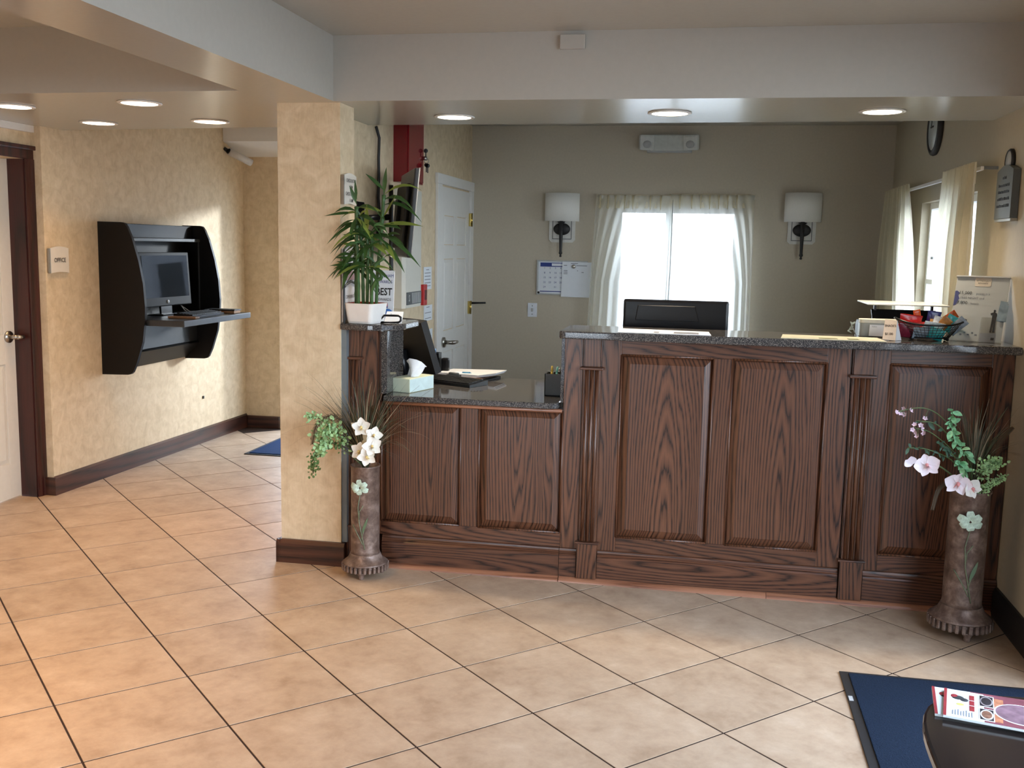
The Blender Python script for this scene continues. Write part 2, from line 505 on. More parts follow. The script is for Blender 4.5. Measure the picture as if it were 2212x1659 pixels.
# tiles: every tile a child of the floor, laid on the diagonal
S_ = 0.406; CXT, CYT = -3.2717, -8.8863; c45 = math.sqrt(0.5)
h = S_ / 2 - 0.0030
tm = MB()
tm.box(-h, h, -h, h, -0.008, 0.0, 0.0012)
first = None
for i in range(-12, 12):
    for j in range(-12, 24):
        da, db = i + 0.5 - CXT, j + 0.5 - CYT
        x, y = c45 * (da - db) * S_, c45 * (da + db) * S_
        if not (-3.78 < x < 1.42 and -0.6 < y < 7.2): continue
        if x > -1.55 and y > 4.45: continue
        if first is None:
            first = tm.build('tile', TILE, floor)
            t = first
        else:
            t = first.copy(); C.objects.link(t)
        t.location = (Vector((x, y, -0.004)) - ORG[floor.name]) * K
        t.rotation_euler = (0, 0, PI / 4 + PI / 2 * random.randrange(4))
struct(MB().box(-3.9, 1.31, -1.9, 7.32, ZC, ZC + 0.1), 'ceiling', CEIL)
# walls
struct(MB().prism([(-3.50, 4.93), (-3.435, 7.2), (-3.8, 7.2), (-3.8, 4.93)], 'z', 0, ZC), 'wall_left', PAPER)
wd = MB(); holed(wd, 'x', -3.80, -3.56, -1.8, 4.93, 0, ZC, [(4.02, 4.87, 0, 1.825)]); struct(wd, 'wall_side', PAPER)
wb = MB(); holed(wb, 'y', 7.2, 7.32, -3.8, -1.73, 0, ZC, [(-3.15, -1.84, 0, 1.80)]); struct(wb, 'wall_corridor', PAPER)
wo = MB(); holed(wo, 'y', 7.2, 7.32, -1.73, 1.31, 0, ZC, [(-0.635, 0.205, 0.62, 1.705)]); struct(wo, 'wall_back', PAINT)
wr = MB(); holed(wr, 'x', 1.19, 1.31, -1.8, 7.2, 0, ZC, [(0.5, 3.42, 0.03, 2.14), (4.98, 6.2, 0.82, 1.71)]); struct(wr, 'wall_right', plain('warm_paint', rgb(176, 165, 142), 0.5, var=0.03, vs=50, bmp=0.08))
struct(holed(MB(), 'y', -1.92, -1.8, -3.8, 1.31, 0, ZC, [(-2.3, -0.9, 0.03, 1.35)]), 'wall_front', PAPER)
struct(MB().box(-1.79, -1.68, 4.31, 7.2, 0, ZC), 'wall_partition', PAPER)
struct(MB().box(-1.815, -1.535, 4.14, 4.31, 0, 2.0), 'wall_column', PAPER)
# dropped beams and soffits (gloss ceiling paint)
struct(MB().prism([(-1.55, 4.10), (1.19, 4.085), (1.19, 4.80), (-1.74, 4.925), (-1.74, 4.31), (-1.55, 4.31)], 'z', 2.0, ZC), 'ceiling_beam', CEIL)
struct(MB().box(-1.825, -1.55, -1.8, 4.10, 2.0, ZC), 'ceiling_beam', CEIL)
struct(MB().prism([(-3.56, 3.845), (-1.825, 3.80), (-1.825, 4.10), (-1.55, 4.10), (-1.55, 4.31), (-1.74, 4.31), (-1.74, 4.95), (-3.50, 5.13), (-3.50, 4.93), (-3.56, 4.93)], 'z', 2.0, ZC), 'ceiling_beam', CEIL)
struct(MB().prism([(6.9, 2.26), (6.9, 2.124), (7.2, 2.04), (7.2, 2.26)], 'x', -3.44, -1.79), 'trim_1', WHITE)
struct(MB().box(-3.56, -3.535, 3.2, 4.93, 1.965, 2.0), 'trim_2', WHITE)
struct(MB().box(-1.535, -1.512, 4.15, 4.19, 0.105, 1.05), 'shade_strip', plain('cool_shade_grey', rgb(112, 120, 124), 0.4))  # added strip: cool light and shade of the column side as grey colour
struct(MB().box(-0.605, -0.505, 4.075, 4.092, 2.19, 2.245, 0.003), 'trim_4', CEIL)
# baseboards: a board with an eased top edge
def bb(name, mbs, m=None): struct(mbs, name, m or TRIMW)
bz = lambda y, d: [(y, 0.0), (y + d, 0.0), (y + d, 0.083), (y + d * 0.5, 0.10), (y, 0.10)]
bb('baseboard_left', MB().add([(-3.482, 4.915, 0), (-3.42, 7.185, 0), (-3.435, 7.2, 0), (-3.50, 4.93, 0), (-3.482, 4.915, 0.095), (-3.42, 7.185, 0.095), (-3.435, 7.2, 0.104), (-3.50, 4.93, 0.104)],
   [(0, 3, 2, 1), (4, 5, 6, 7), (0, 1, 5, 4), (1, 2, 6, 5), (2, 3, 7, 6), (3, 0, 4, 7)]), TRIMY)
bb('baseboard_jog', MB().box(-3.545, -3.482, 4.913, 4.93, 0, 0.10, 0.004))
bb('baseboard_corridor', MB().box(-3.42, -3.16, 7.183, 7.2, 0, 0.092, 0.004))
bb('baseboard_column', MB().prism([(4.14, 0), (4.118, 0), (4.118, 0.088), (4.127, 0.105), (4.14, 0.105)], 'x', -1.833, -1.515))
bb('baseboard_column_side', MB().prism([(-1.815, 0), (-1.833, 0), (-1.833, 0.088), (-1.825, 0.105), (-1.815, 0.105)], 'y', 4.118, 4.33), TRIMY)
bb('baseboard_partition', MB().box(-1.81, -1.79, 4.33, 7.2, 0, 0.1, 0.004), TRIMY)
struct(MB().prism([(1.19, 0), (1.172, 0), (1.172, 0.10), (1.18, 0.118), (1.19, 0.118)], 'y', 3.45, 4.17), 'baseboard_right', BLACKM)
# outside ground
struct(MB().box(-14, 16, -10, 22, -0.3, -0.14), 'exterior_ground', plain('pavement', rgb(92, 92, 92), 0.9, var=0.1, vs=6))

# added building that keeps the sun off the office and entry windows, seen only as white glare through the side window
nbm = MB().box(0.9, 12.0, 10.0, 11.0, -0.14, 4.6)
struct(nbm, 'added_building', plain('white_siding', rgb(232, 232, 228), 0.7, var=0.03))
fb = struct(MB().box(1.0, 5.6, 18.0, 19.0, -0.14, 6.5), 'added_building', plain('grey_siding', rgb(150, 152, 158), 0.7, var=0.04))  # added with the lower block to darken the kiosk screen's reflection
struct(MB().box(5.6, 9.0, 18.0, 19.0, -0.14, 2.9), 'added_building', plain('pale_siding', rgb(162, 164, 168), 0.7, var=0.04))
DARKG = plain('dark_window', rgb(30, 34, 42), 0.15)
for r_ in range(3):
    for k in range(6):
        MB().box(1.15 + 0.74 * k, 1.7 + 0.74 * k, 17.96, 18.0, 0.6 + 1.9 * r_, 1.9 + 1.9 * r_, 0.01).build('window', DARKG, fb)
# windows -----------------------------------------------------------
def win_parts(root, axis, p, a0, a1, z0, z1, mulls, d=0.05, fwid=0.035, mat=None, rails=()):
    """frame, mullions, panes set in an opening; p = plane coordinate"""
    mat = mat or WHITE
    def bx(mb, u0, u1, w0, w1, q0, q1, b=0.003):
        if axis == 'x': mb.box(q0, q1, u0, u1, w0, w1, b)
        else: mb.box(u0, u1, q0, q1, w0, w1, b)
        return mb
    for u0, u1, w0, w1 in ((a0, a0 + fwid, z0, z1), (a1 - fwid, a1, z0, z1), (a0 + fwid, a1 - fwid, z1 - fwid, z1), (a0 + fwid, a1 - fwid, z0, z0 + fwid)):
        bx(MB(), u0, u1, w0, w1, p, p + d).build('frame', mat, root)
    for m0, m1 in mulls: bx(MB(), m0, m1, z0 + fwid, z1 - fwid, p - 0.006, p + d).build('mullion', mat, root)
    edges = [a0 + fwid] + [q for m in mulls for q in m] + [a1 - fwid]
    for i in range(0, len(edges), 2):
        for zz in rails: bx(MB(), edges[i], edges[i + 1], zz - 0.014, zz + 0.014, p, p + d * 0.8).build('rail', mat, root)
        bx(MB(), edges[i], edges[i + 1], z0 + fwid, z1 - fwid, p + d * 0.45, p + d * 0.45 + 0.004, 0).build('pane', GLASS, root)
w1 = thing('window_1', (-0.215, 7.2, 0.62), kind='structure')
win_parts(w1, 'y', 7.235, -0.635, 0.205, 0.62, 1.705, [(-0.297, -0.247)])
MB().box(-0.66, 0.23, 7.165, 7.235, 0.595, 0.62, 0.004).build('sill', WHITE, w1)
w2 = thing('window_2', (1.19, 5.59, 0.82), kind='structure')
win_parts(w2, 'x', 1.235, 4.98, 6.2, 0.82, 1.71, [(5.56, 5.62)], rails=(1.27,))
MB().box(1.15, 1.235, 4.95, 6.23, 0.795, 0.82, 0.004).build('sill', WHITE, w2)
MB().box(1.222, 1.234, 5.98, 6.03, 1.395, 1.41, 0.002).build('latch', GREY, w2)
w3 = thing('window_3', (1.19, 1.96, 0.0), kind='structure')
win_parts(w3, 'x', 1.23, 0.5, 3.42, 0.03, 2.14, [(1.44, 1.5), (2.42, 2.48)], mat=STEEL, rails=(0.95,))
w4 = thing('window_4', (-0.8, -1.8, 0.0), kind='structure')
win_parts(w4, 'y', -1.9, -2.3, -0.9, 0.03, 1.35, [(-1.63, -1.57)], mat=STEEL, rails=(0.95,))
# exit door at the end of the corridor: glazed leaf in a white frame
d3 = thing('door_3', (-2.3, 7.2, 0), kind='structure')
win_parts(d3, 'y', 7.235, -3.15, -1.84, 0.0, 1.80, [], fwid=0.05)
MB().tube([(-1.95, 7.235, 0.75), (-1.95, 7.20, 0.78), (-1.95, 7.20, 1.12), (-1.95, 7.235, 1.15)], [0.012] * 4, 10).build('pull_handle', STEEL, d3)

# panelled doors ------------------------------------------------------
def raised(mb, axis, p, out, u0, u1, z0, z1, slope=0.02, dep=0.007):
    """a raised field: outer ring at depth dep behind p, centre at p; out = sign of outward direction"""
    q = p - out * dep
    o = [(u0, z0), (u1, z0), (u1, z1), (u0, z1)]
    i = [(u0 + slope, z0 + slope), (u1 - slope, z0 + slope), (u1 - slope, z1 - slope), (u0 + slope, z1 - slope)]
    f = (lambda d, a: (d, a[0], a[1])) if axis == 'x' else (lambda d, a: (a[0], d, a[1]))
    vs = [f(q, a) for a in o] + [f(p, a) for a in i]
    fs = [(0, 1, 5, 4), (1, 2, 6, 5), (2, 3, 7, 6), (3, 0, 4, 7), (4, 5, 6, 7)]
    if (axis == 'x' and out < 0) or (axis == 'y' and out > 0): fs = [tuple(reversed(k)) for k in fs]
    return mb.add(vs, fs)
def panel_door(root, p, out, y0, y1, ztop, rows, mat, thick=0.035, z0=0.008):
    """six-panel leaf in the plane x = p: stiles, rails and six raised fields"""
    sw = 0.085 * (y1 - y0) / 0.8; mid = (y0 + y1) / 2
    leaf = MB().box(p - out * thick, p - out * 0.009, y0, y1, z0, ztop).build('leaf', mat, root)
    def rib(a0, a1, b0, b1, nm): MB().box(min(p, p - out * 0.009), max(p, p - out * 0.009), a0, a1, b0, b1, 0.002).build(nm, mat, root)
    rib(y0, y0 + sw, z0, ztop, 'stile'); rib(y1 - sw, y1, z0, ztop, 'stile'); 
    zs = [z0] + [q for r in rows for q in r] + [ztop]
    for i in range(0, len(zs), 2): rib(y0 + sw, y1 - sw, zs[i], zs[i + 1], 'rail')
    for a, b in rows:
        rib(mid - sw * 0.45, mid + sw * 0.45, a, b, 'stile')
        for u0, u1 in ((y0 + sw, mid - sw * 0.45), (mid + sw * 0.45, y1 - sw)):
            raised(MB(), 'x', p - out * 0.001, out, u0 + 0.004, u1 - 0.004, a + 0.004, b - 0.004, 0.022, 0.007).build('door_panel', mat, root)
    return leaf
rows6 = [(0.20, 0.74), (0.90, 1.33), (1.43, 1.64)]
d1 = thing('door_1', (-3.655, 4.45, 0), kind='structure')
panel_door(d1, -3.655, 1, 4.03, 4.868, 1.822, rows6, CREAM)
lv = MB().cyl((-3.655, 4.81, 0.885), (-3.645, 4.81, 0.885), 0.032, 20).cyl((-3.645, 4.81, 0.885), (-3.60, 4.81, 0.885), 0.012, 12)
lv.tube([(-3.60, 4.81, 0.885), (-3.592, 4.815, 0.885), (-3.59, 4.85, 0.884)], [0.012, 0.013, 0.010], 10).build('door_handle', STEEL, d1)
cs = [(-3.56, 4.93), (-3.541, 4.93), (-3.541, 4.915), (-3.546, 4.905), (-3.546, 4.89), (-3.552, 4.875), (-3.552, 4.868), (-3.56, 4.868)]
MB().prism(cs, 'z', 0, 1.825).build('casing', TRIMV, d1)
MB().prism([(x, 8.89 - y) for x, y in cs], 'z', 0, 1.825).build('casing', TRIMV, d1)
MB().box(-3.56, -3.545, 3.96, 4.93, 1.825, 1.885).box(-3.56, -3.53, 3.95, 4.94, 1.872, 1.895, 0.004).build('casing_head', TRIMV, d1)
MB().box(-3.655, -3.56, 4.862, 4.87, 0, 1.825).build('jamb', TRIMV, d1)
MB().box(-3.655, -3.56, 4.02, 4.028, 0, 1.825).build('jamb', TRIMV, d1)
d2 = thing('door_2', (-1.68, 6.7, 0), kind='structure')
panel_door(d2, -1.672, 1, 6.33, 7.10, 1.79, [(0.19, 0.72), (0.86, 1.33), (1.42, 1.61)], WHITE, 0.02)
for a, b in ((6.21, 6.315), (7.115, 7.2)):
    MB().box(-1.68, -1.66, a, b, 0, 1.80, 0.004).build('casing', WHITE, d2)
MB().box(-1.68, -1.658, 6.20, 7.2, 1.80, 1.865, 0.004).build('casing_head', WHITE, d2)
for z in (0.98, 1.60):
    MB().box(-1.672, -1.655, 7.09, 7.12, z - 0.045, z + 0.045, 0.003).cyl((-1.652, 7.105, z - 0.047), (-1.652, 7.105, z + 0.047), 0.006, 10).build('hinge', BRASS, d2)
lv = MB().cyl((-1.672, 6.40, 0.79), (-1.658, 6.40, 0.79), 0.034, 20).cyl((-1.66, 6.40, 0.79), (-1.61, 6.40, 0.79), 0.013, 12)
lv.tube([(-1.612, 6.40, 0.79), (-1.60, 6.42, 0.79), (-1.598, 6.49, 0.788)], [0.014, 0.014, 0.011], 10).build('door_handle', STEEL, d2)
kk = thing('door_stop', (-1.65, 7.13, 1.01), 'small black latch bar sticking out above the lower brass hinge of the white door', 'latch')
MB().tube([(-1.655, 7.13, 1.01), (-1.60, 7.14, 1.012), (-1.55, 7.14, 1.014)], [0.008, 0.006, 0.006], 8).build('rod', BLACK, kk)
MB().cyl((-1.662, 7.13, 1.01), (-1.652, 7.13, 1.01), 0.014, 12).build('mount', STEEL, kk)

# recessed ceiling lamps ------------------------------------------------
lp = thing('downlight', (-1.158, 4.6, 2.0), 'round lit recessed ceiling light nearest the wallpapered column above the counter', 'ceiling light', 'recessed lights over the counter')
ring = MB()
ring.lathe([(0.078, 2.0), (0.092, 1.9995), (0.094, 1.996), (0.09, 1.9935), (0.08, 1.993), (0.077, 1.9945)], -1.158, 4.6, 40)
ring.build('trim_ring', WHITE, lp)
MB().lathe([(0.076, 1.999), (0.076, 1.9945), (0.05, 1.9925), (0.0005, 1.992)], -1.158, 4.6, 32).build('lens', LAMP, lp)
def lamp(x, y, wt, z=1.988, col=LAMP_COL):
    l = bpy.data.lights.new('downlight_lamp', 'AREA'); l.shape = 'DISK'; l.size = 0.14 * K; l.energy = wt; l.color = col; l.spread = math.radians(104)
    o = bpy.data.objects.new('downlight_lamp', l); o.location = Vector((x, y, z)) * K; C.objects.link(o)
lamp(-1.158, 4.6, LAMP_W * W_COUNTER, col=COL_COUNTER)
for x, y, lb in ((-0.185, 4.5, 'round lit recessed ceiling light above the middle of the counter'), (0.678, 4.475, 'round lit recessed ceiling light above the snack basket end of the counter')):
    dup(lp, (x + 1.158, y - 4.6, 0), lb); lamp(x, y, LAMP_W * W_COUNTER, col=COL_COUNTER)
for x, y, lb in ((-2.427, 4.10, 'round lit ceiling light in the hall soffit nearest the column, front row'), (-3.062, 4.784, 'round lit ceiling light directly above the office sign wall, back row'),
                 (-2.43, 4.741, 'round lit ceiling light in the hall soffit closest to the column, back row'), (-3.094, 4.176, 'round lit ceiling light cut by the left edge above the cream door')):
    q = dup(lp, (x + 1.158, y - 4.6, 0), lb); q['group'] = 'recessed lights in the hall soffit'; lamp(x, y, LAMP_W * W_HALL)

for x, y in ((-2.25, 2.3), (-2.25, 0.9)):
    q = dup(lp, (x + 1.158, y - 4.6, ZC - 2.0), ('round lit ceiling light in the raised hall ceiling, second from the soffit' if y < 2 else 'round lit ceiling light in the raised hall ceiling, first from the soffit'))
    q['group'] = 'recessed lights in the raised hall ceiling'
    lamp(x, y, LAMP_W * W_TRAY, ZC - 0.012)
# ------------------------------------------------------------------ reception counter
YF = 4.193
def piece(x0, x1, z0, z1, nm, mat, root, y0=YF, y1=YF + 0.02, b=0.002, label=None):
    return MB().box(x0, x1, y0, y1, z0, z1, b).build(nm, mat, root, label)
def cpanel(x0, x1, z0, z1, root):
    mb = MB()
    raised(mb, 'y', YF + 0.001, -1, x0 + 0.004, x1 - 0.004, z0 + 0.004, z1 - 0.004, 0.032, 0.013)
    mb.add([(x0, YF + 0.014, z0), (x1, YF + 0.014, z0), (x1, YF + 0.014, z1), (x0, YF + 0.014, z1), (x0, YF + 0.02, z0), (x1, YF + 0.02, z0), (x1, YF + 0.02, z1), (x0, YF + 0.02, z1)],
           [(0, 1, 2, 3), (7, 6, 5, 4), (0, 4, 5, 1), (1, 5, 6, 2), (2, 6, 7, 3), (3, 7, 4, 0)])
    mb.build('raised_panel', OAK, root)
    # bead moulding round the opening
    bd = MB()
    for a, b_ in (((x0, z0), (x1, z0)), ((x1, z0), (x1, z1)), ((x1, z1), (x0, z1)), ((x0, z1), (x0, z0))):
        bd.tube([(a[0], YF + 0.003, a[1]), (b_[0], YF + 0.003, b_[1])], 0.0055, 6)
    bd.build('bead_moulding', OAK, root)
def pilaster(x0, x1, root, zc=0.923, zb=0.176, block=True):
    w = x1 - x0
    piece(x0 - 0.004, x1 + 0.006, 0.02, zb - 0.004, 'plinth_block', OAK, root, YF - 0.028, YF)
    piece(x0 - 0.012, x1 + 0.014, zb - 0.004, zb + 0.004, 'fillet', OAKH, root, YF - 0.034, YF, 0.003)
    piece(x0 + 0.002, x1 - 0.002, zb + 0.004, zc - 0.006, 'shaft', OAKP, root, YF - 0.012, YF)
    for k in range(3):
        xc = x0 + w * (0.22 + 0.28 * k)
        MB().tube([(xc, YF - 0.013, zb + 0.006), (xc, YF - 0.013, zc - 0.008)], w * 0.115, 10).build('reed', OAKP, root)
    piece(x0 - 0.012, x1 + 0.012, zc - 0.006, zc + 0.006, 'capital', OAKH, root, YF - 0.034, YF, 0.004)
    piece(x0 + 0.004, x1 - 0.004, zc + 0.006, 1.045, 'head_block', OAKP, root, YF - 0.014, YF)
def basemold(x0, x1, root):
    pr_ = [(YF, 0.02), (YF - 0.016, 0.02), (YF - 0.016, 0.112), (YF - 0.012, 0.118), (YF - 0.014, 0.124), (YF - 0.008, 0.132), (YF - 0.006, 0.14), (YF, 0.142)]
    MB().prism(pr_, 'x', x0, x1).build('base_moulding', OAKH, root)
def shoe(x0, x1, root):
    q = [(YF, 0.0)] + [(YF - 0.038 * math.cos(a), 0.022 * math.sin(a)) for a in [k * PI / 12 for k in range(7)]]
    MB().prism(q, 'x', x0, x1).build('shoe_moulding', SHOE, root, 'lighter brown quarter-round strip along the floor')
tall = thing('reception_counter', (0.31, 4.3, 0), 'tall dark oak front of the reception desk with three raised panels and two fluted pilasters', 'counter')
MB().box(-0.56, 1.188, YF + 0.02, 4.40, 0.0, 1.05).build('carcass', OAK, tall)
piece(-0.567, -0.490, 0.02, 1.045, 'stile', OAK, tall); piece(-0.490, -0.410, 0.02, 1.045, 'stile', OAK, tall, YF + 0.001)
piece(-0.410, -0.330, 0.142, 1.045, 'stile', OAK, tall)
piece(-0.330, 0.492, 0.982, 1.045, 'top_rail', OAKH, tall); piece(-0.330, 0.492, 0.142, 0.205, 'bottom_rail', OAKH, tall)
piece(0.046, 0.121, 0.205, 0.982, 'stile', OAK, tall); piece(0.492, 0.582, 0.142, 1.045, 'stile', OAK, tall)
cpanel(-0.330, 0.046, 0.205, 0.982, tall); cpanel(0.121, 0.492, 0.205, 0.982, tall)
piece(0.588, 0.668, 0.02, 1.045, 'stile', OAK, tall, YF + 0.001); piece(0.668, 0.732, 0.142, 1.045, 'stile', OAK, tall)
piece(0.732, 1.105, 0.988, 1.045, 'top_rail', OAKH, tall); piece(0.732, 1.105, 0.142, 0.212, 'bottom_rail', OAKH, tall)
piece(1.105, 1.188, 0.142, 1.045, 'stile', OAK, tall)
cpanel(0.732, 1.105, 0.212, 0.988, tall)
pilaster(-0.487, -0.412, tall); pilaster(0.588, 0.668, tall, 0.936, 0.182)
basemold(-0.567, -0.495, tall); basemold(-0.404, 0.580, tall); basemold(0.678, 1.188, tall); shoe(-0.565, 0.30, tall); shoe(0.302, 1.17, tall)
MB().box(-0.583, -0.560, 4.20, 4.44, 0.769, 1.05, 0.002).build('side_panel', GRAN, tall, 'speckled granite upright at the end above the low desk')
def roundpoly(pts, rads, n=6):
    out = []
    m = len(pts)
    for i in range(m):
        p = Vector(pts[i]); a = (Vector(pts[i - 1]) - p); b = (Vector(pts[(i + 1) % m]) - p); r = rads[i]
        if r <= 0: out.append(tuple(p)); continue
        a.normalize(); b.normalize()
        for k in range(n + 1):
            t = k / n
            p0 = p + a * r; p1 = p + b * r
            out.append(tuple(p0 * (1 - t) ** 2 + p * 2 * t * (1 - t) + p1 * t * t))
    return out
def slab(pts, rads, z0, z1, nm, label):
    return MB().eased(roundpoly(pts, rads), z0, z1, 0.006).build(nm, GRAN, None, label, 'countertop')
slab([(-0.585, 4.105), (1.186, 4.105), (1.186, 4.46), (-0.585, 4.46)], [0.03, 0, 0, 0.03], 1.048, 1.08, 'granite_countertop', 'long dark speckled granite top of the tall reception counter, papers lying on it')
slab([(-1.352, 4.17), (-0.585, 4.17), (-0.585, 4.93), (-1.66, 4.93), (-1.66, 4.32), (-1.352, 4.32)], [0, 0.05, 0.02, 0, 0, 0], 0.742, 0.768, 'granite_desktop', 'low polished granite desktop with keyboard and tissue box on it')
slab([(-1.533, 4.13), (-1.40, 4.09), (-1.275, 4.16), (-1.265, 4.47), (-1.533, 4.47)], [0.0, 0.07, 0.08, 0.06, 0], 1.05, 1.078, 'granite_shelf', 'small rounded granite shelf beside the column, white bamboo pot on it')
low = thing('low_desk', (-0.95, 4.3, 0), 'low dark oak desk front with two raised panels between the vase and the tall counter', 'desk')
MB().box(-1.37, -0.586, YF + 0.02, 4.40, 0.0, 0.742).build('carcass', OAK, low)
piece(-1.372, -0.567, 0.142, 0.205, 'bottom_rail', OAKH, low); piece(-1.012, -0.930, 0.205, 0.727, 'stile', OAK, low)
piece(-1.385, -1.368, 0.142, 0.742, 'stile', OAK, low)
cpanel(-1.368, -1.012, 0.205, 0.735, low); cpanel(-0.930, -0.569, 0.205, 0.735, low)
MB().tube([(-1.35, YF - 0.004, 0.734), (-0.572, YF - 0.004, 0.734)], 0.008, 8).build('top_bead', SHOE, low)
basemold(-1.36, -0.569, low); shoe(-1.372, -0.568, low)
ped = thing('end_pedestal', (-1.45, 4.3, 0), 'narrow dark oak end post of the desk with granite side, standing behind the white-flower vase', 'pedestal')
MB().box(-1.528, -1.372, YF + 0.02, 4.44, 0, 1.05).build('carcass', OAK, ped)
piece(-1.528, -1.385, 0.02, 1.045, 'stile', OAK, ped)
pilaster(-1.527, -1.462, ped, 0.925, 0.176)
shoe(-1.50, -1.374, ped)
MB().box(-1.372, -1.345, 4.20, 4.44, 0.769, 1.05, 0.002).build('side_panel', GRAN, ped, 'speckled granite upright')
# work surface behind the tall counter (carries the black monitor)
MB().box(-0.55, 1.18, 4.42, 5.0, 0.70, 0.73, 0.004).build('work_surface', DGREY, None, 'grey inner work surface behind the tall counter carrying the black monitor', 'desk')

# ------------------------------------------------------------------ floor vases
VASE = None
def vasemat():
    m, nt, b = newmat('antique_copper')
    f = noise(nt, coords(nt), 22, 5, 0.65, 0.3); g = noise(nt, coords(nt), 70, 3)
    c = ramp(nt, f, [(0.3, rgb(78, 60, 52)), (0.5, rgb(112, 92, 82)), (0.7, rgb(150, 130, 120))])
    nt.links.new(c, b.inputs['Base Color']); b.inputs['Roughness'].default_value = 0.42; b.inputs['Metallic'].default_value = 0.25
    bump(nt, b, g, 0.3, 0.002)
    return m
COPPER = vasemat()
PETG = plain('relief_green', rgb(186, 206, 188), 0.5, var=0.2, vs=120)
RSTEM = plain('relief_stem', rgb(112, 122, 96), 0.5, var=0.2, vs=90)
def vase(x, y, s, label, fz, ang):
    t = thing('floor_vase', (x, y, 0), label, 'vase', 'copper floor vases')
    P = lambda r, z: (r * s, z * s)
    MB().lathe([P(0.073, 0.112), P(0.070, 0.13), P(0.070, 0.545), P(0.074, 0.552), P(0.074, 0.558), P(0.066, 0.558), P(0.064, 0.50), P(0.001, 0.50)], x, y, 36).build('body', COPPER, t)
    MB().lathe([P(0.074, 0.116), P(0.076, 0.110), P(0.086, 0.090), P(0.106, 0.074), P(0.113, 0.068), P(0.108, 0.062)], x, y, 36).build('flared_foot', COPPER, t)
    MB().lathe([P(0.102, 0.066), P(0.101, 0.034), P(0.07, 0.030)], x, y, 36).build('foot_core', COPPER, t)
    n = 30
    for k in range(n):
        a = 2 * PI * k / n
        T = Matrix.Translation((x, y, 0)) @ Matrix.Rotation(a, 4, 'Z')
        MB(T).box(0.096 * s, 0.1175 * s, -0.0068 * s, 0.0068 * s, 0.034 * s, 0.067 * s, 0.004).build('gadroon', COPPER, t)
    for k in range(3):
        a = -PI / 2 + 0.1 + 2 * PI * k / 3
        T = Matrix.Translation((x + 0.085 * s * math.cos(a), y + 0.085 * s * math.sin(a), 0))
        MB(T).lathe([P(0.010, 0.0), P(0.014, 0.006), P(0.012, 0.014), P(0.02, 0.028), P(0.024, 0.036)], 0, 0, 12).build('foot', COPPER, t)
    # lily in relief on the side that faces the room
    R = 0.071 * s
    def on(u, z, d=0.0):
        a = ang + u / R
        return (x + (R + d) * math.cos(a), y + (R + d) * math.sin(a), z)
    fl = None
    for k, (du, dz, rot, ln) in enumerate([(0, 0.004, 1.70, 0.036), (0.002, 0.0, 0.72, 0.036), (-0.004, 0.0, 2.72, 0.040), (0.002, -0.004, -0.28, 0.036), (-0.004, -0.006, -1.35, 0.028), (-0.006, -0.002, 3.75, 0.030)]):
        mb = MB()
        pts, wd = [], []
        for i in range(6):
            q = i / 5
            pts.append(on(math.cos(rot) * ln * s * q + du, fz + dz + math.sin(rot) * ln * s * q, 0.003 + (0.006 + 0.003 * (k % 3)) * math.sin(PI * q * 0.8)))
            wd.append((0.002 + 0.0125 * math.sin(PI * min(1, q * 0.72 + 0.08))) * s)
        mb.ribbon(pts, wd, (math.sin(rot) * math.sin(ang), -math.sin(rot) * math.cos(ang), math.cos(rot)))
        if fl is None:
            fl = mb.build('relief_flower', PETG, t, 'pale green flower in relief')
        else: mb.build('petal', PETG, fl)
    for pth in ([(0.0, -0.03), (-0.012, -0.10), (-0.005, -0.18), (0.012, -0.26), (0.022, -0.31)], [(0.03, -0.16), (0.022, -0.20), (0.012, -0.235), (0.006, -0.26)], [(-0.045, -0.19), (-0.02, -0.225), (0.0, -0.26), (0.012, -0.285)], [(0.014, -0.09), (-0.004, -0.12), (-0.006, -0.16)]):
        MB().tube([on(u * s, fz + z * s, 0.002) for u, z in pth], [0.0022 * s] * len(pth), 6).build('relief_stem', RSTEM, t)
    MB().ribbon([on((0.010 + 0.026 * q) * s, fz + (-0.225 + 0.075 * q) * s, 0.004) for q in (0, .25, .5, .75, 1)], [0.001, 0.006 * s, 0.007 * s, 0.005 * s, 0.0005], (math.cos(ang + PI / 2), math.sin(ang + PI / 2), 0)).build('relief_leaf', plain('relief_leaf', rgb(84, 108, 78), 0.5), t)
    return t
VR, VL = (1.002, 3.945), (-1.392, 4.05)
vase(VR[0], VR[1], 1.0, 'tall antique copper floor vase in the corner against the right wall, pink orchids in it', 0.452, -PI / 2 - 0.12)
vase(VL[0], VL[1], 0.868, 'slimmer antique copper floor vase next to the wallpapered column, white orchids in it', 0.398, -PI / 2 - 0.02)

# ------------------------------------------------------------------ flower stems in the vases
WPET = plain('white_petal', rgb(240, 238, 230), 0.5, var=0.04); CPET = plain('cream_petal', rgb(236, 222, 192), 0.5, var=0.06)
PPET = plain('blush_petal', rgb(236, 226, 234), 0.5, var=0.05); LIPY = plain('yellow_lip', rgb(232, 206, 132), 0.5, var=0.15); LIPP = plain('pink_lip', rgb(226, 150, 150), 0.5, var=0.15)
GSTEM = plain('green_stem', rgb(72, 92, 50), 0.5, var=0.2); DGRASS = plain('dark_grass', rgb(66, 72, 52), 0.55, var=0.35, vs=12); TGRASS = plain('tan_grass', rgb(142, 126, 102), 0.6, var=0.3, vs=12)
FERN = plain('fern_green', rgb(158, 194, 138), 0.55, var=0.3, vs=40); FERND = plain('fern_dark', rgb(92, 122, 66), 0.55, var=0.3, vs=40); LEAFV = plain('mint_leaf', rgb(128, 182, 138), 0.5, var=0.35, vs=60); LEAFD = plain('dark_leaf', rgb(58, 84, 66), 0.5, var=0.3, vs=40)
PINKB = plain('pink_blossom', rgb(214, 186, 200), 0.5, var=0.15)
